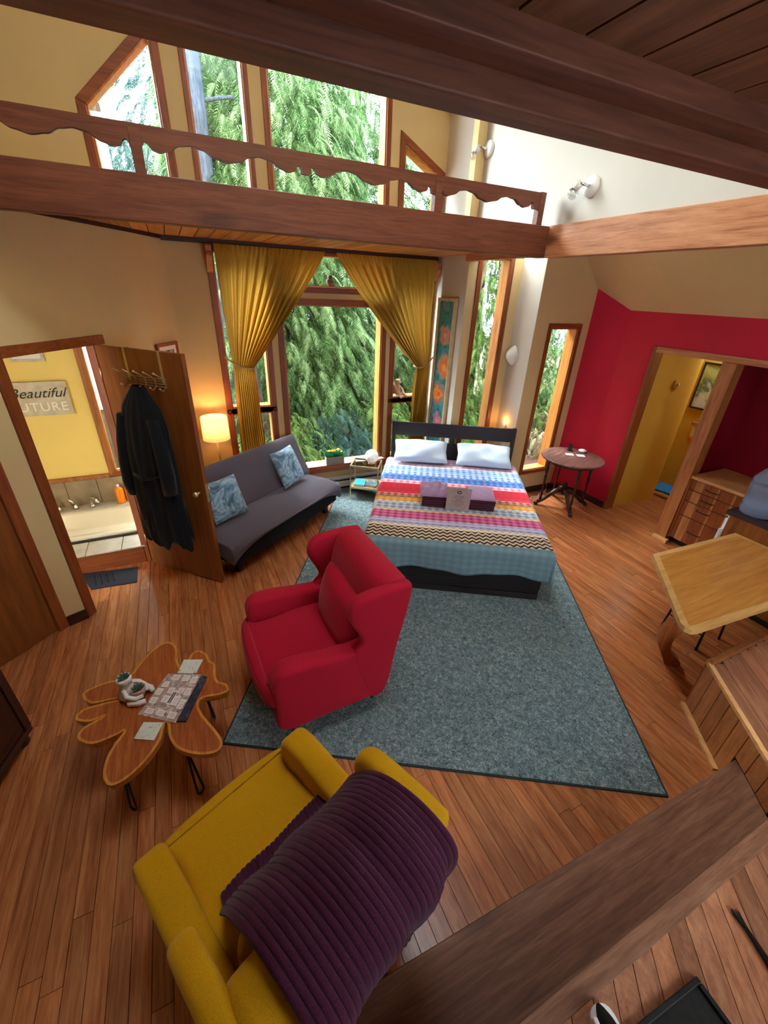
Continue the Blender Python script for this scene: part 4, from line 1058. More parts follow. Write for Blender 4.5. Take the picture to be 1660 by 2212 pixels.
# hugging planter figure with two succulents
MT['ceramic'] = paint('white_ceramic', lin('#e6dfd8'), 0.03, 6, 0.35, 0, 0, spec=0.5)
MT['pink_pot'] = paint('pale_terracotta', lin('#c79f92'), 0.06, 8, 0.5, 0, 0)
MT['succ'] = paint('dark_succulent_green', lin('#46664f'), 0.3, 14, 0.5, 0.05, 40)
pl_ = thing('figure_planter', 'white seated figure planter hugging a small pot', 'planter', (-0.60, 2.115, TZ), math.radians(60))
def skin(name, vs, es, rad, mat, parent, sub=1):
    me = bpy.data.meshes.new(name); me.from_pydata(vs, es, [])
    o = bpy.data.objects.new(name, me); COL.objects.link(o); me.materials.append(mat)
    o.modifiers.new('k', 'SKIN')
    sl_ = me.skin_vertices[0] if len(me.skin_vertices) else None
    for i, r in enumerate(rad): me.skin_vertices[0].data[i].radius = (r, r)
    me.skin_vertices[0].data[0].use_root = True
    md = o.modifiers.new('u', 'SUBSURF'); md.levels = sub+1; md.render_levels = sub+1
    for m in o.modifiers:
        if m.type == 'SKIN': m.use_smooth_shade = True
    if parent: o.parent = parent
    return o
body = MB().lathe([(0.0, 0.0), (0.045, 0.0), (0.055, 0.02), (0.05, 0.05), (0.034, 0.09), (0.026, 0.105), (0.0, 0.107)], 20).build('body', MT['ceramic'], pl_, smooth=True)
head = MB().lathe([(0.0, 0.098), (0.022, 0.10), (0.038, 0.118), (0.041, 0.14), (0.036, 0.158), (0.031, 0.158), (0.033, 0.14), (0.0, 0.135)], 20).build('head', MT['ceramic'], pl_, smooth=True)
for s in (-1, 1):
    MB().tube([(s*0.035, -0.005, 0.085), (s*0.058, -0.035, 0.06), (s*0.05, -0.08, 0.045), (s*0.02, -0.105, 0.042)], [0.013, 0.014, 0.013, 0.011], 10).build('arm', MT['ceramic'], pl_, smooth=True)
    MB().tube([(s*0.03, -0.02, 0.018), (s*0.062, -0.05, 0.018), (s*0.055, -0.10, 0.017), (s*0.035, -0.125, 0.018)], [0.02, 0.02, 0.018, 0.014], 10).build('leg', MT['ceramic'], pl_, smooth=True)
MB().tube([(-0.012, -0.0385, 0.132), (-0.016, -0.039, 0.129), (-0.020, -0.0375, 0.131)], 0.0012, 5).build('eye', MT['ink'], pl_)
MB().tube([(0.012, -0.0385, 0.132), (0.016, -0.039, 0.129), (0.020, -0.0375, 0.131)], 0.0012, 5).build('eye', MT['ink'], pl_)
MB().tube([(-0.006, -0.0405, 0.121), (0.0, -0.041, 0.119), (0.006, -0.0405, 0.121)], 0.0012, 5).build('mouth', MT['ink'], pl_)
MB().lathe([(0.0, 0.02), (0.032, 0.02), (0.04, 0.045), (0.042, 0.075), (0.036, 0.077), (0.034, 0.065), (0.0, 0.063)], 20, (0, -0.065, 0)).build('pot', MT['pink_pot'], pl_, smooth=True)
def succulent(z, c, r, lab, n=22):
    s = thing('succulent', lab, 'plant')
    s.parent = None
    M = Matrix.Translation(Vector((-0.60, 2.115, TZ))) @ Matrix.Rotation(math.radians(60), 4, 'Z')
    p = M @ Vector((c[0], c[1], z)); s.location = p
    for k in range(n):
        a = k*2.39996; t_ = k/n; el = 0.25+1.15*(1-t_)
        d = Vector((math.cos(a)*math.cos(el), math.sin(a)*math.cos(el), math.sin(el)))
        L = r*(0.55+0.55*t_)
        MB().tube([d*0.004, d*L*0.45+Vector((0, 0, 0.002)), d*L+Vector((0, 0, 0.004))], [0.004, 0.0065, 0.0008], 6).build('leaf', MT['succ'], s, smooth=True)
succulent(0.145, (0, 0), 0.042, 'spiky dark succulent growing from the figure planter head')
succulent(0.066, (0, -0.065), 0.04, 'spiky dark succulent in the small hugged pot')

# ------------------------------------------------------------------ futon
MT['futon'] = fabric('grey_plum_futon_cover', lin('#5c535c'), 0.1, 260, 0.95, 0.15, 0.2)
MT['futon_base'] = fabric('black_base_cover', lin('#131217'), 0.1, 260, 0.9, 0.1, 0.1)
FA = math.atan2(0.5911, 0.8066)
fu = thing('futon_sofa', 'dark grey click-clack futon sofa under the window', 'sofa', (0.145, 3.848, 0), FA)
# seat: bowed front edge, lower at the two ends
def seat_sec(u):
    e = abs(2*u-1)
    return -0.24-0.045*math.cos(PI*(u-0.5))*1.0, 0.30+0.085*(1-e**2.2)*1.0
m = MB(); n = 26; L = 1.81; X0 = -0.17
secs_ = []
for i in range(n+1):
    u = i/n; x = X0+L*u
    fy, zb = seat_sec(u); zb -= 0.10*(abs(2*u-1)**6)
    end = 1-max(0, (abs(2*u-1)-0.93)/0.07)**2*0.12
    zt = 0.435*end+ (1-end)*0.2
    loop = [(fy, zb), (fy-0.02, (zb+zt)/2), (fy, zt-0.03), (fy+0.04, zt), (0.0, zt+0.012), (0.30, zt), (0.34, zt-0.04), (0.34, 0.26), (0.0, 0.26)]
    secs_.append([(x, y, z) for y, z in loop])
K = len(secs_[0])
m.add([p for s_ in secs_ for p in s_], [(i*K+k, i*K+(k+1) % K, (i+1)*K+(k+1) % K, (i+1)*K+k) for i in range(n) for k in range(K)] + [tuple(range(K)), tuple(n*K+k for k in reversed(range(K)))])
m.build('seat', MT['futon'], fu, bevel=0.012, seg=2)
MB().prism([(X0+0.04, -0.20), (X0+0.5, -0.235), (X0+L/2, -0.25), (X0+L-0.5, -0.235), (X0+L-0.04, -0.20), (X0+L-0.04, 0.33), (X0+0.04, 0.33)], 0.17, 0.36).build('base_cover', MT['futon_base'], fu, bevel=0.01)
bp = [(0.24, 0.44), (0.30, 0.42), (0.40, 0.42), (0.47, 0.60), (0.58, 0.84), (0.55, 0.90), (0.48, 0.89), (0.36, 0.66)]
MB().prism(crom(bp, 4), X0, X0+L, lambda u, v, w: (w, u, v)).build('backrest', MT['futon'], fu, bevel=0.04, seg=3)
for x in (X0+0.17, X0+L-0.16):
    for y in (-0.10, 0.30):
        MB().box(x-0.03, x+0.03, y-0.03, y+0.03, 0.0 if x < 0.5 else 0.0125, 0.18).build('leg', MT['black_metal'], fu, bevel=0.003)
def cush_mat(nm, a, b, c, sc):
    t = NT(nm); co = t.coords(); w = t.noise(co, sc, 2, 0.5, 2.6)
    t.bsdf(t.ramp(w, [(0.32, a), (0.45, b), (0.54, c), (0.64, b), (0.75, a)]), 0.7, 0, t.bump(w, 0.3, 0.004), 0.5, 0.3); return t.m
MT['cushion'] = cush_mat('blue_swirl_cushion', lin('#3f5a70'), lin('#6f93a8'), lin('#a3bccb'), 5.0)
def cushion(x, y, z, s, tilt, rz, lab, sd):
    p = obj('throw_cushion', pillow_mesh('throw_cushion', s, s*1.05, 0.13, 16, 0.04, sd), MT['cushion'], smooth=True, subsurf=1)
    M = Matrix.Translation((0.145, 3.848, 0)) @ Matrix.Rotation(FA, 4, 'Z') @ Matrix.Translation((x, y, z)) @ Euler((tilt, 0, rz)).to_matrix().to_4x4()
    p.matrix_world = M; tag(p, lab, 'cushion', 'blue cushions on the futon')
cushion(1.22, 0.245, 0.665, 0.44, 1.12, 0.10, 'large blue swirl cushion at the window end of the futon', 1)
cushion(0.20, 0.20, 0.655, 0.42, 1.15, -0.1, 'blue swirl cushion beside the open door on the futon', 2)

# ------------------------------------------------------------------ floor lamp
lp = thing('floor_lamp', 'lit floor lamp with cream drum shade in the corner', 'lamp', (0.245, 5.06, 0))
MB().lathe([(0.0, 0), (0.13, 0), (0.13, 0.015), (0.02, 0.03), (0.0, 0.03)], 28).build('base', MT['brass'], lp, smooth=True)
MB().tube([(0, 0, 0.02), (0, 0, 1.15)], 0.009, 10).build('pole', MT['brass'], lp, smooth=True)
t = NT('lit_linen_shade'); tr_ = t.n('ShaderNodeBsdfTranslucent'); tr_.inputs[0].default_value = (0.85, 0.62, 0.36, 1)
df_ = t.n('ShaderNodeBsdfDiffuse'); df_.inputs[0].default_value = (0.85, 0.74, 0.55, 1)
mx = t.n('ShaderNodeMixShader'); mx.inputs[0].default_value = 0.5; t.l(df_.outputs[0], mx.inputs[1]); t.l(tr_.outputs[0], mx.inputs[2]); t.l(mx.outputs[0], t.out.inputs[0])
MB().lathe([(0.150, 1.00), (0.142, 1.26)], 36).build('shade', t.m, lp, smooth=True, keep=True)
for o in [o for o in bpy.data.objects if o.name == 'shade']:
    bmx = bmesh.new(); bmx.from_mesh(o.data)
    bmesh.ops.delete(bmx, geom=[f for f in bmx.faces if len(f.verts) > 4], context='FACES_ONLY'); bmx.to_mesh(o.data); bmx.free()
MB().ball((0, 0, 1.13), 0.032, 14, 10).build('bulb', emissive('lamp_bulb_glow', (1.0, 0.62, 0.25), 6.0), lp, smooth=True)
ll = bpy.data.objects.new('lamp_light', bpy.data.lights.new('lamp_light', 'POINT')); COL.objects.link(ll); ll.parent = lp; ll.location = (0, 0, 1.19)
ll.data.energy = 6; ll.data.color = (1.0, 0.50, 0.18); ll.data.shadow_soft_size = 0.04

# ------------------------------------------------------------------ curtains
def curt_mat():
    t = NT('mustard_curtain_cloth'); co = t.coords(); f = t.noise(co, 240, 2)
    c = t.ramp(f, [(0.3, lin('#a8802c')), (0.7, lin('#c9a04a'))])
    d = t.n('ShaderNodeBsdfDiffuse'); t.l(c, d.inputs[0]); tr = t.n('ShaderNodeBsdfTranslucent'); t.l(c, tr.inputs[0])
    m_ = t.n('ShaderNodeMixShader'); m_.inputs[0].default_value = 0.32; t.l(d.outputs[0], m_.inputs[1]); t.l(tr.outputs[0], m_.inputs[2]); t.l(m_.outputs[0], t.out.inputs[0]); return t.m
MT['curtain'] = curt_mat()
YC = 5.185
def curtain(xa, xb, ta, tb, ba, bb, ztie, zbot, lab, hook, free_right):
    c = thing('curtain', lab, 'curtain')
    zt = 2.955
    def edge(top, tie, bot, z, sag):
        if z >= ztie:
            k = (zt-z)/(zt-ztie); kk = k**(1.15 if sag else 1.6)
            return top+(tie-top)*kk
        k = (ztie-z)/(ztie-zbot); return tie+(bot-tie)*(k**0.7)
    NF = 11
    def f(u, v):
        z = zt-(zt-zbot)*v
        l = edge(xa, ta, ba, z, not free_right); r = edge(xb, tb, bb, z, free_right)
        kt = math.exp(-((z-ztie)/0.16)**2)
        amp = 0.028*(1-0.55*kt)*(0.5+0.5*min(1, v*6))
        uu = u**(0.85 if free_right else 1.0) if free_right else 1-(1-u)**0.85
        x = l+(r-l)*uu
        y = YC + amp*math.sin(2*PI*NF*u+0.8*math.sin(5*v)) + 0.010*math.sin(2*PI*23*u+3*v) - 0.03*kt
        if v < 0.025: y = YC+0.012*math.sin(2*PI*26*u)
        # swagged cloth hangs lower towards the free edge near the tie
        return (x, y, z)
    MB().grid(f, 200, 90).build('cloth', MT['curtain'], c, smooth=True, keep=True)
    xm = (ta+tb)/2
    rope = MB(); pts = []
    for k in range(21):
        s = k/20; x = hook+( (tb if free_right else ta)-hook)*s
        z = ztie+0.13*(1-s)**1.3-0.02*math.sin(PI*s); y = YC-0.075-0.01*math.sin(PI*s)+0.04*(1-s)
        pts.append((x, y, z))
    rope.tube(pts, 0.0095, 8)
    rope.build('tieback', MT['rope'], c, smooth=True)
    pts2 = [(p[0], YC+0.055, p[2]+0.012) for p in pts]
    MB().tube([pts[-1], ((pts[-1][0]), YC-0.02, pts[-1][2]-0.004), pts2[-1]], 0.0095, 8).build('tieback_loop', MT['rope'], c, smooth=True)
    return c
MT['rope'] = fabric('beige_rope', lin('#b89a72'), 0.3, 90, 0.95, 0.8)
curtain(0.50, 1.66, 0.545, 0.765, 0.50, 0.84, 1.76, 0.06, 'left mustard curtain tied back beside the lamp', 0.455, True)
curtain(1.79, 3.10, 2.905, 3.095, 2.87, 3.11, 1.70, 0.06, 'right mustard curtain tied back behind the bed', 3.15, False)
rd = thing('curtain_rod', 'slim wooden curtain rod with carved end brackets', 'curtain rod')
MB().tube([(0.44, YC+0.05, 2.925), (3.17, YC+0.05, 2.925)], 0.010, 10).build('rod', MT['trim'], rd, smooth=True)
brp = [(0.0, 0.0), (-0.10, 0.0), (-0.13, -0.02), (-0.11, -0.06), (-0.13, -0.10), (-0.08, -0.16), (-0.05, -0.21), (-0.02, -0.24), (0.0, -0.25)]
for x in (0.445, 3.14):
    MB().prism([(Y1-0.017+u, 2.95+v) for u, v in brp], x-0.03, x+0.03, lambda u, v, w: (w, u, v)).build('bracket', MT['beam_y'], rd, bevel=0.004)

# ------------------------------------------------------------------ things on and under the centre window
bh = thing('baseboard_heater', 'cream baseboard heater below the centre window', 'heater')
MB().box(0.75, 2.52, Y1-0.012, Y1-0.001, 0.03, 0.20).build('back_plate', MT['white'], bh)
MB().box(0.75, 2.52, Y1-0.075, Y1-0.012, 0.185, 0.20).build('top_lip', MT['white_plastic'], bh, bevel=0.003)
MB().box(0.75, 2.52, Y1-0.075, Y1-0.067, 0.055, 0.145).build('front_cover', MT['white'], bh, bevel=0.003)
MB().box(0.77, 2.50, Y1-0.06, Y1-0.02, 0.06, 0.14).build('fin_element', MT['black_metal'], bh)
MB().box(0.75, 2.52, Y1-0.03, Y1-0.001, 0.0, 0.03).build('kick', MT['darktrim'], bh)
pb = thing('flower_box', 'grey wooden planter box on the centre window sill', 'planter', (1.745, 5.245, 0.4255))
MT['grey_box'] = wood('grey_box_wood', lin('#6c6058'), lin('#897c70'), lin('#9c9084'), 0, 2.0, 0.7, 0.1)
for a in ((-0.13, 0.13, -0.04, -0.032), (-0.13, 0.13, 0.032, 0.04)): MB().box(a[0], a[1], a[2], a[3], 0, 0.11).build('side', MT['grey_box'], pb, bevel=0.001, seg=1)
for a in ((-0.13, -0.122, -0.032, 0.032), (0.122, 0.13, -0.032, 0.032)): MB().box(a[0], a[1], a[2], a[3], 0, 0.11).build('end', MT['grey_box'], pb, bevel=0.001, seg=1)
MB().box(-0.122, 0.122, -0.032, 0.032, 0.0, 0.09).build('soil', MT['soil'], pb)
MT['grass'] = paint('bright_grass', lin('#2f8f55'), 0.3, 20, 0.6, 0, 0)
MT['flower'] = paint('yellow_petal', lin('#e9b63c'), 0.1, 20, 0.6, 0, 0)
g = MB(); rr = random.Random(5)
for k in range(420):
    x = rr.uniform(-0.118, 0.118); y = rr.uniform(-0.03, 0.03); h = rr.uniform(0.05, 0.105); lx = rr.uniform(-0.03, 0.03)+(x*0.25); ly = rr.uniform(-0.03, 0.03); a = rr.random()*PI; w = 0.0035
    cx_, sx_ = math.cos(a)*w, math.sin(a)*w
    g.add([(x-cx_, y-sx_, 0.085), (x+cx_, y+sx_, 0.085), (x+lx*0.5+cx_*.7, y+ly*0.5+sx_*.7, 0.09+h*0.6), (x+lx*0.5-cx_*.7, y+ly*0.5-sx_*.7, 0.09+h*0.6), (x+lx, y+ly, 0.09+h)], [(0, 1, 2, 3), (3, 2, 4)])
go = g.build('grass_blades', MT['grass'], pb, keep=True); go['kind'] = 'stuff'
for k in range(26):
    x = rr.uniform(-0.10, 0.105); y = rr.uniform(-0.03, 0.03); z = rr.uniform(0.175, 0.215)
    m = MB()
    for q in range(6):
        a = q*PI/3; m.ball((x+0.008*math.cos(a), y+0.008*math.sin(a), z), (0.006, 0.006, 0.004), 6, 4)
    m.ball((x, y, z+0.003), 0.005, 6, 4); fo = m.build('flower', MT['flower'], pb, smooth=True)
    MB().tube([(x, y, 0.10), (x, y, z)], 0.0012, 4).build('stem', MT['grass'], fo)
# owl on the transom
ow = thing('owl_figure', 'small brown owl figurine on the transom sill', 'figurine', (1.77, 5.365, 2.624))
MT['owl'] = paint('mottled_brown_owl', lin('#7c665c'), 0.4, 60, 0.8, 0.2, 60)
MB().lathe([(0.0, 0), (0.022, 0), (0.034, 0.02), (0.036, 0.05), (0.028, 0.075), (0.027, 0.08), (0.031, 0.095), (0.024, 0.115), (0.0, 0.12)], 18, sy=0.8).build('body', MT['owl'], ow, smooth=True)
for s in (-1, 1):
    MB().lathe([(0.008, 0), (0.0, 0.018)], 8, (s*0.018, 0, 0.112)).build('ear_tuft', MT['owl'], ow, smooth=True)
    MB().ball((s*0.012, -0.022, 0.098), (0.008, 0.004, 0.008), 10, 6).build('eye', MT['ink'], ow, smooth=True)
    MB().ball((s*0.032, 0.0, 0.045), (0.01, 0.022, 0.03), 10, 8).build('wing', MT['owl'], ow, smooth=True)
# stuffed monkey on the right window sill
MT['plush'] = fabric('tan_plush', lin('#c9a184'), 0.15, 150, 1.0, 0.5, 0.5)
mk = thing('stuffed_monkey', 'tan stuffed monkey sitting on the right window ledge', 'toy', (2.715, 5.325, 1.291), math.radians(25))
skin('body', [(0, 0.02, 0.045), (0, 0.02, 0.10), (0, 0.015, 0.14), (0, 0.01, 0.175), (0, 0.0, 0.21), (0, -0.01, 0.235),
              (0.04, 0.01, 0.14), (0.06, -0.03, 0.10), (0.05, -0.07, 0.06), (0.03, -0.10, 0.03),
              (-0.04, 0.01, 0.14), (-0.06, -0.03, 0.10), (-0.05, -0.07, 0.06), (-0.03, -0.10, 0.03),
              (0.03, -0.02, 0.035), (0.045, -0.08, 0.035), (0.05, -0.12, 0.02), (0.05, -0.135, 0.0),
              (-0.03, -0.02, 0.035), (-0.045, -0.08, 0.035), (-0.05, -0.12, 0.02), (-0.05, -0.135, 0.0)],
     [(0, 1), (1, 2), (2, 3), (3, 4), (4, 5), (2, 6), (6, 7), (7, 8), (8, 9), (2, 10), (10, 11), (11, 12), (12, 13), (0, 14), (14, 15), (15, 16), (16, 17), (0, 18), (18, 19), (19, 20), (20, 21)],
     [0.045, 0.045, 0.035, 0.03, 0.042, 0.03, 0.02, 0.017, 0.017, 0.02, 0.02, 0.017, 0.017, 0.02, 0.024, 0.02, 0.02, 0.024, 0.024, 0.02, 0.02, 0.024], MT['plush'], mk)
for s in (-1, 1):
    MB().ball((s*0.045, 0.0, 0.22), (0.016, 0.008, 0.016), 10, 8).build('ear', MT['plush'], mk, smooth=True)
    MB().ball((s*0.015, -0.042, 0.218), 0.005, 8, 6).build('eye', MT['ink'], mk, smooth=True)
MB().ball((0, -0.045, 0.198), (0.022, 0.016, 0.016), 12, 8).build('muzzle', MT['signboard'], mk, smooth=True)

# ------------------------------------------------------------------ brass side table with lamp and books
SA = math.atan2(-0.21, 0.32)
st = thing('side_table', 'small brass frame side table with glass top', 'side table', (2.105, 4.95, 0), SA)
hx, hy, TH = 0.19, 0.155, 0.50
for sx in (-1, 1):
    for sy in (-1, 1): MB().box(sx*hx-0.008, sx*hx+0.008, sy*hy-0.008, sy*hy+0.008, 0.0125, TH).build('leg', MT['brass'], st)
for z in (0.19, TH):
    for sy in (-1, 1): MB().box(-hx, hx, sy*hy-0.009, sy*hy+0.009, z-0.024, z+0.001).build('rail', MT['brass'], st)
    for sx in (-1, 1): MB().box(sx*hx-0.009, sx*hx+0.009, -hy, hy, z-0.024, z+0.001).build('rail', MT['brass'], st)
MB().box(-hx+0.009, hx-0.009, -hy+0.009, hy-0.009, TH-0.014, TH-0.006).build('glass_top', glass('smoked_glass', (0.92, 0.88, 0.80), 0.10), st)
MB().box(-hx+0.009, hx-0.009, -hy+0.009, hy-0.009, 0.172, 0.182).build('shelf', MT['pine_strip'], st)
sM = Matrix.Translation((2.105, 4.95, 0)) @ Matrix.Rotation(SA, 4, 'Z')
def on_st(x, y, z): return sM @ Vector((x, y, z))
def book(x, y, z, w, d, h, rz, cov, lab):
    b = thing('book', lab, 'book', on_st(x, y, z), SA+rz, 'books on the brass table shelf')
    MB().box(-w/2, w/2, -d/2, d/2, 0, 0.003).build('cover', cov, b); MB().box(-w/2, w/2, -d/2, d/2, h-0.003, h).build('cover', cov, b)
    MB().box(-w/2, -w/2+0.003, -d/2, d/2, 0.003, h-0.003).build('spine', cov, b)
    MB().box(-w/2+0.003, w/2-0.004, -d/2+0.004, d/2-0.004, 0.003, h-0.003).build('pages', MT['paper'], b)
MT['sky_cover'] = photo('sky_blue_cover', [(0.4, lin('#2a9fd0')), (0.6, lin('#48b8e6'))], 14)
MT['grey_cover'] = photo('grey_blue_cover', [(0.35, lin('#3d4f5c')), (0.55, lin('#6f8794')), (0.7, lin('#b9c6cb'))], 20)
book(-0.085, -0.01, 0.1825, 0.15, 0.21, 0.03, 0.05, MT['sky_cover'], 'sky blue book on the brass table shelf')
book(0.085, 0.0, 0.1825, 0.16, 0.20, 0.022, -0.1, MT['grey_cover'], 'grey-blue patterned book on the brass table shelf')
ml = thing('moon_lamp', 'glowing round moon lamp on the brass table', 'lamp', on_st(0.075, -0.01, TH+0.001))
t = NT('moon_glow'); nz = t.noise(t.coords(), 14, 5, 0.6); c_ = t.ramp(nz, [(0.35, (0.62, 0.55, 0.44)), (0.65, (0.95, 0.92, 0.82))])
p_ = t.bsdf(c_, 0.6, 0, t.bump(nz, 0.4, 0.01)); t.l(c_, p_.inputs['Emission Color']); p_.inputs['Emission Strength'].default_value = 0.14
MB().ball((0, 0, 0.105), 0.092, 28, 18).build('globe', t.m, ml, smooth=True)
MB().lathe([(0.05, 0), (0.045, 0.02), (0.03, 0.024), (0.0, 0.024)], 20).build('stand', MT['pine_strip'], ml, smooth=True)
rc = MB().box(-0.05, 0.05, -0.008, 0.008, 0, 0.004).build('pale_stick', MT['pine_strip']); rc.location = on_st(-0.1, 0.03, TH+0.001); rc.rotation_euler = (0, 0, SA+0.3)
tag(rc, 'small pale stick lying on the brass table glass', 'stick')

# ------------------------------------------------------------------ tall painting
def canvas_mat():
    t = NT('abstract_flower_canvas'); co = t.coords()
    n1 = t.noise(co, 5, 4, 0.6, 1.5)
    c = t.ramp(n1, [(0.30, lin('#16323c')), (0.42, lin('#1d6a78')), (0.52, lin('#2f8f8c')), (0.62, lin('#41657f')), (0.75, lin('#6d6f93'))])
    d = t.n('ShaderNodeVectorMath', operation='ADD')
    nz = t.n('ShaderNodeTexNoise'); t.l(co, nz.inputs['Vector']); nz.inputs['Scale'].default_value = 9
    sc = t.n('ShaderNodeVectorMath', operation='SCALE'); t.l(nz.outputs['Color'], sc.inputs[0]); sc.inputs['Scale'].default_value = 0.20
    t.l(co, d.inputs[0]); t.l(sc.outputs[0], d.inputs[1])
    for y, z, r, ca, cb in ((0.0, 0.60, 0.15, '#d5667a', '#d9b36a'), (-0.05, 0.22, 0.19, '#e0622e', '#f0a43c'), (0.02, -0.15, 0.17, '#ef9a22', '#d9503a'), (0.0, -0.50, 0.13, '#b5466a', '#cf8a92'), (0.02, 0.95, 0.09, '#4a7fa8', '#7fa8c0')):
        s = t.n('ShaderNodeVectorMath', operation='DISTANCE'); t.l(d.outputs[0], s.inputs[0]); s.inputs[1].default_value = (0.10, y+0.10, z+0.10)
        m_ = t.ramp(t.math('DIVIDE', s.outputs['Value'], r), [(0.45, (1, 1, 1)), (1.05, (0, 0, 0))])
        cc = t.ramp(t.math('DIVIDE', s.outputs['Value'], r), [(0.1, lin(cb)), (0.45, lin(ca)), (0.7, lin(cb)), (1.0, lin(ca))])
        c = t.mix(m_, c, cc)
    t.bsdf(c, 0.6, 0, t.bump(t.noise(co, 60, 3), 0.3, 0.004)); return t.m
pt_ = thing('tall_painting', 'tall narrow framed painting of orange flowers on teal', 'painting', (XS1-0.025, 4.925, 1.52))
MB().prism(rect(-0.20, 0.20, -1.03, 1.03), -0.022, 0.022, lambda u, z, w: (w, u, z), [rect(-0.165, 0.165, -0.995, 0.995)]).build('frame', paint('pale_gilt_frame', lin('#cbb586'), 0.08, 10, 0.5), pt_, bevel=0.004)
cv = MB().box(-0.002, 0.012, -0.165, 0.165, -0.995, 0.995).build('canvas', canvas_mat(), pt_)

# ------------------------------------------------------------------ wall lights
sc1 = thing('wall_light', 'white half-round wall light on the white return wall', 'wall light', (XS2, 4.50, 1.92))
MB().grid(lambda u, v: (-0.105*math.sin(PI*v)*math.cos(PI*(u-0.5))*1.0-0.004, 0.085*math.sin(PI*(u-0.5))*math.sin(PI*v)**0.6, -0.125+0.25*v), 16, 20).build('diffuser', MT['white_plastic'], sc1, smooth=True)
MB().lathe([(0.09, 0), (0.085, 0.012), (0.0, 0.013)], 24).build('mount', MT['white_plastic'], sc1).rotation_euler = (0, -PI/2, 0)
def globe_light(y, z, lab, aim):
    g = thing('globe_wall_light', lab, 'wall light', (XS1+0.02, y, z))
    m = MB().lathe([(0.0, 0.0), (0.075, 0.0), (0.072, 0.018), (0.05, 0.03), (0.02, 0.034), (0.0, 0.034)], 28).build('mount', MT['white_plastic'], g, smooth=True); m.rotation_euler = (0, -PI/2, 0)
    e_ = Vector((-0.105, aim, -0.045))
    MB().tube([(-0.03, 0, 0), (-0.07, aim*0.25, 0.012), (-0.095, aim*0.5, 0.01)], 0.012, 10).build('arm', MT['chrome'], g, smooth=True)
    MB().tube([(-0.095, aim*0.45, 0.02), e_+Vector((0, 0, 0.03))], [0.028, 0.032], 16).build('socket_cup', MT['white_plastic'], g, smooth=True)
    MB().ball(e_, 0.042, 18, 12).build('globe', glass('frosted_globe', (0.9, 0.92, 0.92), 0.25), g, smooth=True)
    MB().tube([e_+Vector((0, 0, 0.035)), e_+Vector((0, 0, 0.025))], 0.034, 16).build('ring', MT['chrome'], g, smooth=True)
globe_light(3.06, 3.39, 'white globe wall light right of the railing end', 0.08)
globe_light(4.50, 3.90, 'white globe wall light beside the upper boxed post', 0.10)
nl = thing('night_light', 'small amber night light glowing behind the headboard', 'night light', (XS2-0.002, 4.42, 1.03))
MB().box(-0.02, 0.0, -0.02, 0.02, -0.04, 0.0).build('plug', MT['white_plastic'], nl, bevel=0.004)
MB().ball((-0.02, 0, 0.025), (0.02, 0.02, 0.028), 14, 10).build('glow', emissive('amber_glow', (1.0, 0.42, 0.08), 6.0), nl, smooth=True)
nll = bpy.data.objects.new('night_light_lamp', bpy.data.lights.new('night_light_lamp', 'POINT')); COL.objects.link(nll); nll.parent = nl; nll.location = (-0.06, 0, 0.05)
nll.data.energy = 0.5; nll.data.color = (1.0, 0.45, 0.1); nll.data.shadow_soft_size = 0.02

# ------------------------------------------------------------------ round pedestal table
MT['antique'] = wood('antique_dark_wood', lin('#2a1510'), lin('#412219'), lin('#573127'), 2, 1.5, 0.35, 0.15, 0.05)
MT['antique_top'] = wood('antique_table_top', lin('#4a2c26'), lin('#6a473e'), lin('#8a6a5e'), 0, 1.2, 0.35, 0.1, 0.05)
rt = thing('round_table', 'antique round pedestal table against the red wall', 'side table', (4.585, 3.70, 0), 0.35)
MB().lathe([(0.0, 0.69), (0.36, 0.69), (0.375, 0.70), (0.40, 0.705), (0.405, 0.718), (0.395, 0.728), (0.0, 0.728)], 48).build('top', MT['antique_top'], rt, smooth=False, bevel=0.002)
MB().lathe([(0.30, 0.645), (0.31, 0.69), (0.0, 0.69)][:2]+[(0.28, 0.69), (0.28, 0.645), (0.30, 0.645)], 40).build('apron', MT['antique'], rt, smooth=True)
tp = [(0.016, 0.07), (0.022, 0.10), (0.013, 0.12), (0.018, 0.20), (0.012, 0.24), (0.016, 0.36), (0.02, 0.44), (0.012, 0.46), (0.022, 0.50), (0.024, 0.56), (0.016, 0.60), (0.024, 0.69)]
for k in range(4):
    a = PI/4+k*PI/2; x, y = 0.30*math.cos(a), 0.30*math.sin(a)
    MB().lathe(tp, 12, (x, y, 0)).build('spindle', MT['antique'], rt, smooth=True)
    dx, dy = math.cos(a), math.sin(a)
    lg = MB().tube([(dx*0.03, dy*0.03, 0.24), (dx*0.12, dy*0.12, 0.22), (dx*0.21, dy*0.21, 0.13), (dx*0.28, dy*0.28, 0.065), (dx*0.34, dy*0.34, 0.045)], [0.035, 0.032, 0.026, 0.022, 0.026], 10).build('leg', MT['antique'], rt, smooth=True)
    MB().ball((dx*0.355, dy*0.355, 0.026), (0.034, 0.030, 0.026), 12, 8).build('claw_foot', MT['antique'], lg, smooth=True)
MB().lathe([(0.0, 0.16), (0.04, 0.17), (0.055, 0.20), (0.05, 0.25), (0.03, 0.28), (0.04, 0.31), (0.022, 0.345), (0.0, 0.35)], 20).build('hub', MT['antique'], rt, smooth=True)
def flatbox(name, x, y, z, w, d, h, rz, mat, lab, cat, grp=None):
    o = MB().box(-w/2, w/2, -d/2, d/2, 0, h).build(name, mat, None, bevel=min(0.003, h*0.3)); o.location = (x, y, z); o.rotation_euler = (0, 0, rz); tag(o, lab, cat, grp); return o
flatbox('note_card', 4.61, 3.78, 0.729, 0.10, 0.075, 0.003, -0.55, MT['paper'], 'small white card on the left of the round table', 'card', 'white cards on the round table')
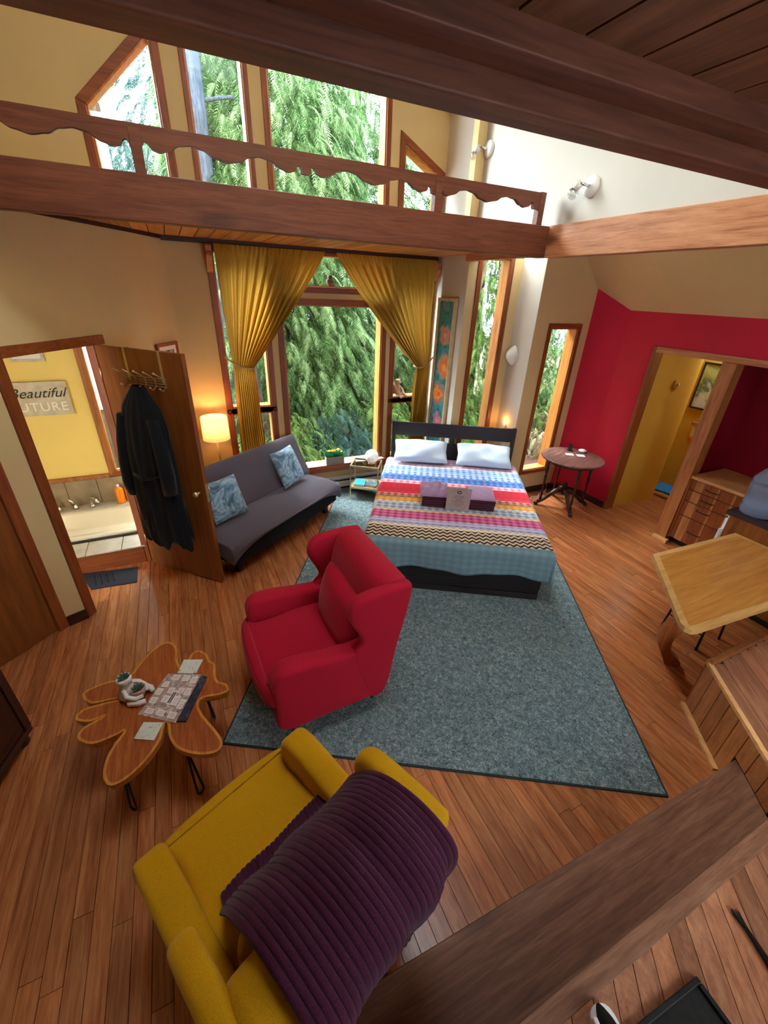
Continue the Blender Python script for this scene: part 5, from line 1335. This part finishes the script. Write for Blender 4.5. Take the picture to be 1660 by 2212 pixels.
flatbox('note_card', 4.72, 3.69, 0.729, 0.10, 0.075, 0.003, -0.5, MT['paper'], 'small white card on the right of the round table', 'card', 'white cards on the round table')
peb = thing('white_pebble', 'smooth white pebble-shaped ornament on the round table', 'ornament', (4.86, 3.79, 0.729))
MB().lathe([(0.0, 0), (0.035, 0.0), (0.055, 0.014), (0.05, 0.03), (0.025, 0.04), (0.0, 0.042)], 24).build('shell', MT['white_plastic'], peb, smooth=True)
MB().lathe([(0.036, 0.0005), (0.04, 0.004)], 24).build('base_ring', MT['card_grey'], peb)
dh = thing('small_stand', 'small black stand on the round table', 'stand', (4.74, 3.90, 0.729), -0.5)
MB().box(-0.035, 0.035, -0.03, 0.03, 0, 0.01).build('foot', MT['black_metal'], dh, bevel=0.002)
MB().bar((0, -0.01, 0.01), (0, 0.02, 0.09), 0.05, 0.008).build('rest', MT['black_metal'], dh, bevel=0.002)
MB().tube([(-0.02, -0.01, 0.01), (-0.025, -0.02, 0.05)], 0.006, 6).build('prong', MT['black_metal'], dh)
pc = MB().tube(crom([(4.30, 3.99, 0.006), (4.38, 4.05, 0.006), (4.47, 4.02, 0.006), (4.56, 4.10, 0.006), (4.70, 4.12, 0.006), (4.78, 4.19, 0.10)], 6, False), 0.0045, 6).build('power_cord', MT['white_plastic'], None, smooth=True)
tag(pc, 'thin white power cord on the floor by the small window', 'cord')

# ------------------------------------------------------------------ drawer cabinet in the alcove
MT['cab'] = wood('redwood_drawer_front', lin('#6a3318'), lin('#8a4824'), lin('#9f5c33'), 2, 1.0, 0.4, 0.2)
MT['cab_l'] = wood('pale_inlay_wood', lin('#9a5c30'), lin('#b87a48'), lin('#cb935e'), 2, 1.0, 0.4, 0.1)
cbn = thing('drawer_cabinet', 'built-in wooden drawer cabinet below the alcove counter', 'cabinet')
XF = XR+0.0
MB().box(XF+0.022, 5.70, 0.95, 2.47, 0.07, 0.84).build('body', MT['cab'], cbn)
MB().box(XF+0.05, 5.68, 1.0, 2.46, 0.0, 0.07).build('toe_kick', MT['black_metal'], cbn)
MB().box(XF-0.005, XF+0.022, 2.455, 2.472, 0.07, 0.84).build('side_stile', MT['panel'], cbn)
for (z0, z1), hz in zip(((0.715, 0.835), (0.575, 0.708), (0.395, 0.568), (0.08, 0.388)), (0.775, 0.645, 0.515, 0.235)):
    d = MB().box(XF, XF+0.022, 1.78, 2.452, z0, z1).build('drawer', MT['cab'], cbn, bevel=0.002, seg=1)
    for ya, yb in ((2.315, 2.40), (2.152, 2.172), (1.99, 2.012)):
        MB().box(XF-0.0015, XF+0.01, ya, yb, z0+0.001, z1-0.001).build('inlay', MT['cab_l'], d)
    MB().tube([(XF, 2.285, hz), (XF-0.028, 2.28, hz), (XF-0.032, 2.22, hz), (XF-0.028, 2.16, hz), (XF, 2.155, hz)], 0.006, 8).build('handle', MT['black_metal'], d, smooth=True)
ctp = MB().box(XF-0.02, 5.715, 0.95, 2.472, 0.842, 0.88).build('alcove_counter', MT['pine_strip'], None, bevel=0.005)
tag(ctp, 'honey wood counter across the red alcove', 'counter')
fl_ = MB().box(XR-0.09, XR-0.035, 2.42, 2.60, 0.0005, 0.05).build('floor_block', MT['pine_strip'], None, bevel=0.004)
tag(fl_, 'small pale wooden block at the foot of the post', 'block')
# wall shelf / dark panel in the alcove
ash = thing('alcove_shelf', 'dark small shelf on the alcove back wall', 'shelf')
MB().box(5.60, 5.718, 1.30, 1.85, 1.17, 1.19).build('board', MT['darktrim'], ash, bevel=0.003)
MB().box(5.70, 5.718, 1.35, 1.80, 1.19, 1.62).build('back_panel', MT['antique'], ash, bevel=0.003)
for y in (1.4, 1.75): MB().box(5.66, 5.718, y-0.01, y+0.01, 1.08, 1.17).build('bracket', MT['darktrim'], ash)
# hallway picture, switch, little shelf, blue bag
hp_ = thing('framed_art', 'black-framed green landscape print in the hallway', 'picture', (6.735, 3.42, 1.57))
MB().prism(rect(-0.26, 0.26, -0.32, 0.32), -0.015, 0.012, lambda u, z, w: (w, u, z), [rect(-0.235, 0.235, -0.295, 0.295)]).build('frame', MT['black_metal'], hp_, bevel=0.002)
def art_mat():
    t = NT('green_landscape_print'); co = t.coords(); n_ = t.noise(t.mapping(co, (1, 3, 3), rot=(0.5, 0, 0)), 1.6, 4, 0.6, 1.0)
    sp = t.n('ShaderNodeSeparateXYZ'); t.l(co, sp.inputs[0])
    f = t.math('ADD', t.math('MULTIPLY', sp.outputs[2], 0.9), n_)
    t.bsdf(t.ramp(f, [(0.25, lin('#cfcdb8')), (0.42, lin('#b9bba0')), (0.50, lin('#3f5a34')), (0.56, lin('#8f9a4a')), (0.75, lin('#b8b566'))]), 0.5); return t.m
MB().box(-0.004, 0.004, -0.235, 0.235, -0.295, 0.295).build('print', art_mat(), hp_)
sw_ = thing('wall_thermostat', 'small dim square thermostat on the curved wall', 'thermostat', (5.70, 3.358, 1.69), -0.1)
MB().box(-0.05, 0.05, -0.018, 0.006, -0.05, 0.05).build('plate', MT['yellow_wall'], sw_, bevel=0.006)
MB().tube([(0, -0.018, 0), (0, -0.028, 0)], 0.022, 18).build('dial', MT['signboard'], sw_, smooth=True)
pc2 = thing('paper_note', 'small note with orange edge pinned in the hallway', 'note', (6.735, 3.45, 0.92))
MB().box(-0.006, 0.002, -0.07, 0.07, -0.10, 0.10).build('sheet', MT['paper'], pc2); MB().box(-0.008, -0.006, -0.07, 0.07, -0.10, -0.06).build('orange_band', MT['orange_plastic'], pc2)
MB().box(-0.03, 0.002, -0.09, 0.09, 0.11, 0.15).build('top_ledge', MT['panel'], pc2)
MT['blue_cloth'] = fabric('bright_blue_cloth', lin('#1f7fbf'), 0.15, 120, 0.9, 0.3)
bb = thing('floor_cushion', 'blue folded floor cushion in the hallway', 'cushion', (6.45, 3.42, 0.001), 0.2)
MB().box(-0.20, 0.20, -0.16, 0.16, 0, 0.07).build('pad', MT['pine_strip'], bb, bevel=0.03, seg=3)
MB().box(-0.19, 0.19, -0.15, 0.15, 0.0705, 0.10).build('top_fold', MT['blue_cloth'], bb, bevel=0.012)

# ------------------------------------------------------------------ kitchen counter end with water jug
kc = thing('kitchen_counter', 'wooden kitchen counter end with dark worktop at the right edge', 'counter')
MB().box(4.44, 5.05, 0.91, 1.72, 0.08, 0.88).build('body', MT['door'], kc)
MB().box(4.48, 5.05, 0.93, 1.68, 0.0, 0.08).build('toe_kick', MT['black_metal'], kc)
MB().box(4.41, 5.08, 0.89, 1.745, 0.88, 0.92).build('worktop', paint('dark_slate_worktop', lin('#3a2f33'), 0.15, 12, 0.35, 0, 0), kc, bevel=0.004)
hk = thing('towel_rail', 'white plastic rail hooked on the counter end', 'rail', (4.405, 1.70, 0))
MB().box(-0.016, -0.004, 0.0, 0.022, 0.50, 0.875).build('upright', MT['white_plastic'], hk, bevel=0.002)
MB().box(-0.055, -0.045, 0.0, 0.022, 0.60, 0.74).build('grip', MT['white_plastic'], hk, bevel=0.002)
for z in (0.60, 0.73): MB().box(-0.055, -0.006, 0.0, 0.022, z, z+0.012).build('arm', MT['white_plastic'], hk)
MB().box(-0.016, 0.004, 0.0, 0.022, 0.855, 0.868).build('clip', MT['white_plastic'], hk)
pp_ = flatbox('paper_slip', 4.83, 1.67, 0.9205, 0.13, 0.10, 0.004, 0.3, MT['paper'], 'white paper slip on the dark worktop', 'paper')
jg = thing('water_jug', 'large translucent blue water jug on the dark worktop', 'water jug', (4.565, 1.59, 0.9205))
t = NT('blue_jug_plastic'); g_ = t.bsdf((0.42, 0.55, 0.85), 0.15, spec=0.6); g_.inputs['Transmission Weight'].default_value = 0.65; g_.inputs['IOR'].default_value = 1.2
jr = 0.135
prof = [(0.0, 0.0), (jr*0.9, 0.0), (jr, 0.02), (jr, 0.07), (jr*0.95, 0.085), (jr, 0.10), (jr, 0.17), (jr*0.95, 0.185), (jr, 0.20), (jr, 0.28), (jr*0.95, 0.295), (jr, 0.31), (jr*0.98, 0.34), (jr*0.6, 0.42), (0.035, 0.45), (0.03, 0.49), (0.0, 0.49)]
MB().lathe(prof, 32).build('body', t.m, jg, smooth=True)
MB().lathe([(0.034, 0.47), (0.034, 0.505), (0.0, 0.507)], 20).build('cap', MT['white_plastic'], jg, smooth=True)

# ------------------------------------------------------------------ dining table with slanted end
MT['oak'] = wood('honey_table_top', lin('#b0702c'), lin('#c9893e'), lin('#d89c50'), 0, 0.7, 0.33, 0.05, 0.03, 0.15, 0.5)
MT['oak_edge'] = wood('pale_table_edge', lin('#c08a48'), lin('#d6a460'), lin('#e2b675'), 0, 1.0, 0.35, 0.05, 0.03)
MT['leg_wood'] = wood('carved_leg_wood', lin('#7a3a16'), lin('#9a5324'), lin('#b06a35'), 2, 1.0, 0.4, 0.05)
dtb = thing('dining_table', 'honey wood table with a slanted end and carved leg', 'table')
TT = 0.75
outer = [(3.31, 1.655)] + [(2.70, 1.03), (2.685, 0.99), (2.70, 0.955), (2.745, 0.938)] + [(3.46, 0.885), (4.395, 0.86), (4.395, 1.60)]
def inset(poly, d):
    P = [Vector(p) for p in poly]; n = len(P); out = []
    ar = sum(P[i].x*P[(i+1) % n].y-P[(i+1) % n].x*P[i].y for i in range(n)); sg = 1 if ar > 0 else -1
    for i in range(n):
        d1 = (P[i]-P[i-1]).normalized(); d2 = (P[(i+1) % n]-P[i]).normalized()
        n1 = Vector((-d1.y, d1.x))*sg; n2 = Vector((-d2.y, d2.x))*sg; b = (n1+n2).normalized()
        out.append(tuple(P[i]+b*(d/max(0.3, b.dot(n1)))))
    return out
inn = inset(outer, 0.045)
MB().prism(inn, TT-0.034, TT).build('top_panel', MT['oak'], dtb)
MB().prism(outer, TT-0.036, TT+0.001, holes=[inn]).build('edge_band', MT['oak_edge'], dtb, bevel=0.006, seg=2)
# carved cabriole leg: S-profile board with thickness
lgp = crom([(0.00, 0.712), (0.085, 0.712), (0.115, 0.60), (0.07, 0.50), (-0.02, 0.40), (-0.075, 0.28), (-0.06, 0.15), (0.0, 0.09), (0.04, 0.05), (0.03, 0.0), (-0.05, 0.0), (-0.10, 0.08), (-0.165, 0.20), (-0.175, 0.33), (-0.11, 0.46), (-0.035, 0.58)], 5)
u_ = Vector((0.75, -0.66)).normalized()
nv_ = Vector((-u_.y, u_.x))
lx0, ly0 = 3.20, 1.20
MB().prism(lgp, -0.035, 0.035, lambda a, z, w: (lx0+u_.x*(a+0.05)+nv_.x*w, ly0+u_.y*(a+0.05)+nv_.y*w, z)).build('carved_leg', MT['leg_wood'], dtb, bevel=0.012, seg=3)
MB().bar((3.15, 1.24, 0.68), (4.38, 1.22, 0.68), 0.03, 0.06).build('apron_rail', MT['leg_wood'], dtb)
# stool under the table
sto = thing('stool', 'black metal stool tucked under the honey table', 'stool', (3.745, 1.335, 0), 0.0)
MB().box(-0.155, 0.155, -0.155, 0.155, 0.45, 0.475).build('seat', MT['antique'], sto, bevel=0.008)
for sx in (-1, 1):
    for sy in (-1, 1): MB().tube([(sx*0.13, sy*0.13, 0.45), (sx*0.165, sy*0.155, 0.0)], 0.0095, 8).build('leg', MT['black_metal'], sto, smooth=True)
for sx in (-1, 1): MB().tube([(sx*0.152, -0.147, 0.15), (sx*0.152, 0.147, 0.15)], 0.006, 8).build('stretcher', MT['black_metal'], sto, smooth=True)

# ------------------------------------------------------------------ things on the landing
bt_ = thing('boot_tray', 'black boot tray mat on the landing', 'mat', (1.34, -0.02, LZ+0.0005), -0.05)
MT['rubber'] = paint('black_rubber', (0.010, 0.011, 0.010), 0.3, 40, 0.6, 0.3, 80)
MB().box(-0.335, 0.0, -0.42, 0.0, 0.0, 0.006).build('base', MT['rubber'], bt_)
for b in ((-0.335, 0.0, -0.018, 0.0), (-0.335, 0.0, -0.42, -0.402), (-0.018, 0.0, -0.40, -0.02), (-0.335, -0.317, -0.40, -0.02)):
    MB().box(b[0], b[1], b[2], b[3], 0.006, 0.02).build('rim', MT['rubber'], bt_, bevel=0.004)
MT['jade'] = paint('pale_jade_beads', lin('#b9c9b4'), 0.08, 20, 0.4, 0, 0)
sd_ = thing('beaded_slipper', 'pale green beaded slipper on the boot tray', 'slipper', (1.13, -0.155, LZ+0.0075))
MB().prism(crom([(-0.045, 0.03), (-0.03, 0.05), (0.03, 0.05), (0.045, 0.03), (0.042, -0.12), (0.0, -0.18), (-0.042, -0.12)], 4), 0, 0.014).build('sole', MT['jade'], sd_, bevel=0.004)
for r_, zz in ((0, 0.022), (1, 0.036), (2, 0.046)):
    nb_ = 11-r_*2
    for k in range(nb_):
        a = PI*k/(nb_-1); MB().ball((0.045*(1-0.18*r_)*math.cos(a), 0.045-0.016*r_+0.012*math.sin(a), zz), 0.0085, 8, 6).build('bead', MT['jade'], sd_, smooth=True)
sh = thing('sneaker', 'black sneaker with white side at the bottom edge', 'shoe', (0.945, 0.085, LZ+0.0025), math.radians(-14))
shp = crom([(0.0, 0.0), (0.035, -0.015), (0.047, -0.06), (0.044, -0.13), (0.038, -0.26), (0.0, -0.29), (-0.038, -0.26), (-0.044, -0.13), (-0.047, -0.06), (-0.035, -0.015)], 4)
MB().prism(shp, 0, 0.022).build('sole', MT['white_plastic'], sh, bevel=0.004)
def shoe(u, v):
    a = 2*PI*u; L_ = -0.002-0.284*v
    wv_ = 0.043*min(1, (math.sin(PI*min(1, v*1.9+0.02)*0.5))**0.6)*(1-0.12*v)
    hh = 0.045+0.055*min(1, max(0, (v-0.15)/0.6))
    if v > 0.97: wv_ *= 0.6
    return (wv_*math.cos(a), L_, 0.022+max(0, math.sin(a))*hh*min(1, 0.25+v*5) if math.sin(a) > 0 else 0.022)
MB().grid(shoe, 24, 20).build('upper', MT['rubber'], sh, smooth=True)
MB().box(-0.0475, -0.030, -0.17, -0.03, 0.024, 0.052).build('side_stripe', MT['white_plastic'], sh, bevel=0.006)
MB().tube([(-0.02, -0.14, 0.100), (0.02, -0.155, 0.100)], 0.003, 6).build('lace', MT['white_plastic'], sh)
wb_ = thing('hand_brush', 'black bristle hand brush on the landing floor', 'brush', (1.665, 0.0, LZ+0.001), math.radians(-18))
MB().tube([(0, -0.02, 0.012), (0.0, -0.14, 0.012), (0.0, -0.30, 0.014)], [0.007, 0.012, 0.010], 10).build('handle', MT['rubber'], wb_, smooth=True)
rr = random.Random(3); m = MB()
for k in range(60):
    x = rr.uniform(-0.007, 0.007); m.tube([(x*0.5, -0.03, 0.010+rr.uniform(-.006, .006)), (x*2.2, 0.03+rr.uniform(-0.015, 0.01), 0.009+rr.uniform(-0.006, 0.008))], 0.0008, 3)
bo = m.build('bristles', MT['rubber'], wb_); bo['kind'] = 'stuff'

# ------------------------------------------------------------------ dark chest at the left edge
ch = thing('tall_cabinet', 'dark cabinet on black casters at the left edge', 'cabinet', (-1.225, 2.41, 0), math.atan2(-0.956, -0.294))
MB().box(0, 1.1, -0.45, 0.0, 0.08, 0.12).build('bottom_board', MT['antique'], ch, bevel=0.003)
MB().box(0.02, 1.08, -0.43, -0.02, 0.12, 0.88).build('body', MT['antique'], ch)
for x in (0.0, 1.05): MB().box(x, x+0.05, -0.03, 0.004, 0.12, 0.88).build('stile', MT['darktrim'], ch, bevel=0.003)
MB().box(-0.02, 1.12, -0.47, 0.02, 0.88, 0.915).build('top', MT['antique'], ch, bevel=0.006)
for sx in (0.05, 1.05):
    for sy in (-0.04, -0.40):
        MB().tube([(sx, sy, 0.08), (sx, sy, 0.055)], 0.012, 8).build('caster_stem', MT['black_metal'], ch)
        MB().tube([(sx, sy-0.012, 0.031), (sx, sy+0.012, 0.031)], 0.03, 18).build('caster_wheel', MT['black_metal'], ch, smooth=True)
for k in range(2):
    d = MB().box(0.055+0.50*k, 0.545+0.50*k, -0.02, -0.004, 0.14, 0.86).build('door', MT['darktrim'], ch, bevel=0.002)
    MB().ball((0.50+0.10*k, 0.006, 0.52), 0.012, 10, 8).build('knob', MT['brass'], d, smooth=True)

# ------------------------------------------------------------------ outdoors
def ground_mat():
    t = NT('forest_floor'); co = t.coords()
    f = t.noise(co, 3.5, 5, 0.65); g = t.noise(co, 40, 3)
    c = t.ramp(t.math('ADD', t.math('MULTIPLY', f, 0.7), t.math('MULTIPLY', g, 0.3)), [(0.35, lin('#33391f')), (0.48, lin('#5c5340')), (0.6, lin('#857c66'))])
    t.bsdf(c, 1.0, 0, t.bump(g, 0.8, 0.05), 0, 0.1); return t.m
gx, gy = 30, 30
gr = MB().grid(lambda u, v: (-16+36*u, 5.6+30*v, -0.25+0.12*math.sin(9*u+4*v)+0.6*v+0.05*math.sin(40*u)*math.sin(33*v)), 50, 50).build('ground', ground_mat(), smooth=True, keep=True)
tag(gr, 'leaf-strewn garden ground outside the windows', 'ground', kind='structure')
gr2 = MB().box(3.2, 9.0, 4.8, 5.7, -0.4, -0.20).build('ground_strip', ground_mat())
tag(gr2, 'strip of garden ground beside the small window', 'ground', kind='structure')

def leaf_mat(nm, dark, mid, light):
    t = NT(nm); at = t.n('ShaderNodeAttribute', attribute_name='tone')
    c = t.ramp(at.outputs['Fac'], [(0.0, dark), (0.5, mid), (1.0, light)])
    d = t.n('ShaderNodeBsdfDiffuse'); t.l(c, d.inputs[0]); tr = t.n('ShaderNodeBsdfTranslucent'); t.l(c, tr.inputs[0])
    m_ = t.n('ShaderNodeMixShader'); m_.inputs[0].default_value = 0.35; t.l(d.outputs[0], m_.inputs[1]); t.l(tr.outputs[0], m_.inputs[2]); t.l(m_.outputs[0], t.out.inputs[0]); return t.m
MT['cedar'] = leaf_mat('cedar_foliage', lin('#22331d'), lin('#527243'), lin('#9ab385'))
MT['cedar_b'] = leaf_mat('bluish_foliage', lin('#1a2828'), lin('#344c47'), lin('#547068'))
MT['shrub'] = leaf_mat('shrub_foliage', lin('#26351d'), lin('#4f6a32'), lin('#7f965a'))
MT['dry'] = leaf_mat('dry_twig_foliage', lin('#4b4030'), lin('#7c6d52'), lin('#a0947a'))
MT['bark'] = wood('rough_tree_bark', lin('#231e1a'), lin('#42382f'), lin('#5e5248'), 2, 2.0, 0.95, 0.1, 1.0, 0, 0.1, 0.0, 6.0)
MT['bark_blue'] = wood('blue_grey_tree_bark', lin('#2a303c'), lin('#434c5c'), lin('#5a6475'), 2, 2.0, 0.95, 0.1, 1.0, 0, 0.1, 0.0, 6.0)

def frond_template(nseg=8, length=1.0, width=0.15, droop=0.75):
    """one drooping spray: spine with paired leaflets"""
    vs, fs = [], []
    def sp(s): return np.array([s*length*(1-0.25*s), 0.0, -droop*length*s*s])
    for k in range(nseg*2):
        s = (k+0.6)/(nseg*2); p = sp(s); q = sp(min(1, s+0.05))
        d = q-p; d = d/np.linalg.norm(d)
        w = width*(0.35+0.9*math.sin(PI*min(1, s*0.9+0.12)))
        for sg in (-1, 1):
            tip = p + d*w*0.75 + np.array([0, sg*w, -0.35*w])
            b = len(vs); t_ = d*0.022
            vs += [p-t_, p+t_, tip + d*0.02]; fs.append((b, b+1, b+2))
    b = len(vs); vs += [sp(0.0)+np.array([0, -0.012, 0]), sp(0.0)+np.array([0, 0.012, 0]), sp(1.08)]; fs.append((b, b+1, b+2))
    return np.array(vs), np.array(fs)
FT, FF = frond_template()
def scatter(name, P, D, S, T, mat, parent, tpl=None):
    """P positions, D outward headings (radians), S sizes, T tones"""
    V0, F0 = tpl or (FT, FF); n, k = len(P), len(V0)
    rs = np.random.RandomState(len(P)+17)
    c, s = np.cos(D), np.sin(D)
    roll = rs.uniform(-0.7, 0.7, n); cr_, sr_ = np.cos(roll), np.sin(roll)
    V = np.repeat(V0[None]*1.0, n, 0)*S[:, None, None]
    y = V[:, :, 1]*cr_[:, None]-V[:, :, 2]*sr_[:, None]*0.3; z = V[:, :, 2]+V[:, :, 1]*sr_[:, None]
    x = V[:, :, 0]
    X = x*c[:, None]-y*s[:, None]+P[:, 0:1]; Yy = x*s[:, None]+y*c[:, None]+P[:, 1:2]; Z = z+P[:, 2:3]
    W_ = np.stack([X, Yy, Z], -1).reshape(-1, 3)
    F = (F0[None]+(np.arange(n)*k)[:, None, None]).reshape(-1, 3)
    me = bpy.data.meshes.new(name); me.vertices.add(len(W_)); me.vertices.foreach_set('co', W_.astype(np.float32).ravel())
    me.loops.add(F.size); me.loops.foreach_set('vertex_index', F.ravel().astype(np.int32))
    me.polygons.add(len(F)); me.polygons.foreach_set('loop_start', np.arange(0, F.size, 3, dtype=np.int32)); 
    me.update(calc_edges=True)
    at = me.attributes.new('tone', 'FLOAT', 'POINT'); nt = len(F0); jit = np.repeat(rs.normal(0, 0.22, n*nt), 3).reshape(n, nt*3)
    val = np.clip(np.repeat(T, k).reshape(n, k)+jit[:, :k], 0, 1)
    at.data.foreach_set('value', val.ravel().astype(np.float32))
    o = obj(name, me, mat, parent); o['kind'] = 'stuff'; return o
def conifer(loc, h, r, n, mat, lab, seed, z_lo=0.0, trunk=True, tr=0.16, size=(0.35, 0.7), bark='bark', lean=(0, 0), side=None, tone=(0.1, 0.95), grp='cedar trees outside the windows'):
    rs = np.random.RandomState(seed)
    t = thing('cedar_tree', lab, 'tree', loc, 0, grp)
    z = z_lo+(h-z_lo)*rs.uniform(0, 1, n)**1.1
    rad = r*(1-0.45*(z/h)**1.6)*np.sqrt(rs.uniform(0.10, 1.0, n))
    a = rs.uniform(0, 2*PI, n)
    P = np.stack([rad*np.cos(a)+lean[0]*z, rad*np.sin(a)+lean[1]*z, z], -1)
    S = rs.uniform(size[0], size[1], n); T = np.clip(rs.normal(0.5, 0.24, n), tone[0], tone[1])
    scatter('foliage', P, a+rs.normal(0, 0.5, n), S, T, mat, t)
    if trunk: MB().tube([(lean[0]*q, lean[1]*q, q) for q in np.linspace(-0.4, h, 9)], [tr*(1-0.8*max(0, q)/h)+0.01 for q in np.linspace(-0.4, h, 9)], 12).build('trunk', MT[bark], t, smooth=True)
    return t
conifer((1.9, 9.1, -0.2), 6.3, 2.3, 15000, MT['cedar'], 'big cedar filling the centre window with drooping boughs', 1, 0.0, tr=0.26, size=(0.22, 0.5))
conifer((3.9, 9.9, -0.2), 6.2, 1.9, 8000, MT['cedar'], 'cedar standing right of the centre window tree', 2, tr=0.2, size=(0.22, 0.5))
conifer((-0.1, 12.5, -0.1), 5.6, 1.5, 1800, MT['cedar_b'], 'sparse bluish cedar seen through the slant-topped loft window', 3, tr=0.16, size=(0.25, 0.5))
conifer((1.3, 15.0, 0.0), 8.6, 2.3, 3600, MT['cedar_b'], 'distant bluish cedar seen behind the grey trunk', 4, tr=0.2, size=(0.3, 0.6), tone=(0.35, 1.0))
conifer((6.3, 8.6, -0.2), 5.0, 2.0, 10000, MT['shrub'], 'leafy tree outside the tall narrow window', 5, tr=0.18, size=(0.2, 0.4), grp='trees outside the right-hand windows')
conifer((8.3, 7.6, -0.2), 4.0, 1.8, 5000, MT['cedar'], 'leafy tree outside the small narrow window', 6, tr=0.15, size=(0.2, 0.4), grp='trees outside the right-hand windows')
# bare trunks
def trunk(loc, h, r, mat, lab, lean):
    t = thing('tree_trunk', lab, 'tree', loc)
    pts = [(lean[0]*q+0.04*math.sin(q*1.3), lean[1]*q, q) for q in np.linspace(-0.3, h, 12)]
    MB().tube(pts, [r*(1.15-0.35*k/11)*(1+0.04*math.sin(5*k)) for k in range(12)], 16).build('trunk', MT[mat], t, smooth=True)
    if h > 5: MB().tube([(lean[0]*h*0.75, lean[1]*h*0.75, h*0.75), (lean[0]*h*0.75+0.5, lean[1]*h*0.75-0.1, h*0.75+0.1), (lean[0]*h*0.75+0.9, lean[1]*h*0.75+0.2, h*0.75+0.12)], [0.03, 0.02, 0.008], 8).build('branch', MT[mat], t, smooth=True)
    return t
trunk((0.86, 7.6, -0.2), 6.5, 0.20, 'bark_blue', 'blue-grey leaning trunk outside the second loft window', (-0.035, 0.02))
trunk((1.02, 6.75, -0.2), 2.45, 0.16, 'bark', 'rough brown trunk outside the left side window', (-0.09, 0.0))
trunk((4.0, 6.2, -0.2), 4.6, 0.11, 'bark', 'rough brown leaning trunk outside the tall narrow window', (0.18, 0.02))
# shrubs and dry brush at ground level
def shrub(loc, r, h, n, mat, lab, seed, size=(0.15, 0.35), grp='shrubs below the windows'):
    rs = np.random.RandomState(seed); t = thing('shrub', lab, 'shrub', loc, 0, grp)
    a = rs.uniform(0, 2*PI, n); q = np.sqrt(rs.uniform(0.02, 1, n)); z = h*rs.uniform(0.05, 1, n)*(1.05-0.55*q)
    P = np.stack([r*q*np.cos(a), r*q*np.sin(a), z], -1)
    scatter('foliage', P, a+rs.normal(0, 0.8, n), rs.uniform(size[0], size[1], n), np.clip(rs.normal(0.55, 0.25, n), 0, 1), mat, t)
    m = MB()
    for k in range(5):
        b = k*1.3; m.tube([(0, 0, -0.15), (0.3*r*math.cos(b), 0.3*r*math.sin(b), h*0.4), (0.6*r*math.cos(b), 0.6*r*math.sin(b), h*0.75)], [0.02, 0.014, 0.006], 6)
    m.build('stems', MT['bark'], t, smooth=True); return t
shrub((1.35, 6.7, -0.2), 0.75, 1.15, 900, MT['shrub'], 'yellow-green shrub below the left half of the centre window', 11)
shrub((2.35, 6.9, -0.2), 0.8, 1.1, 900, MT['cedar_b'], 'bluish fern-like shrub below the right half of the centre window', 12)
shrub((3.3, 6.9, -0.2), 0.6, 1.3, 700, MT['shrub'], 'leafy shrub outside the right side window', 13)
shrub((4.9, 7.0, -0.2), 0.7, 1.1, 700, MT['shrub'], 'leafy shrub below the tall narrow window', 14)
shrub((6.2, 6.1, -0.2), 0.8, 1.0, 700, MT['dry'], 'pale dry brush outside the small narrow window', 15)
shrub((7.2, 6.6, -0.2), 0.9, 1.5, 800, MT['shrub'], 'yellow-green bush behind the dry brush', 16)
shrub((0.55, 8.0, -0.2), 0.8, 1.4, 700, MT['shrub'], 'green bush outside the left side window', 17)
shrub((-0.2, 9.8, 3.3), 1.1, 1.5, 900, MT['cedar_b'], 'leafy crown below the slant-topped loft window', 18, (0.25, 0.5))
# neighbouring siding seen from the bathroom
sdg = thing('neighbour_wall', 'grey clapboard wall of the outbuilding beyond the bathroom', 'building')
MB().box(-2.4, -0.35, 7.3, 7.4, -0.3, 4.4).build('wall', MT['bark'], sdg)
for k in range(22):
    MB().prism([(7.3, 0.0), (7.27, 0.0), (7.295, 0.16), (7.3, 0.16)], -2.4, -0.35, lambda u, v, w, k=k: (w, u, v+0.9+0.155*k)).build('board', MT['siding'], sdg)
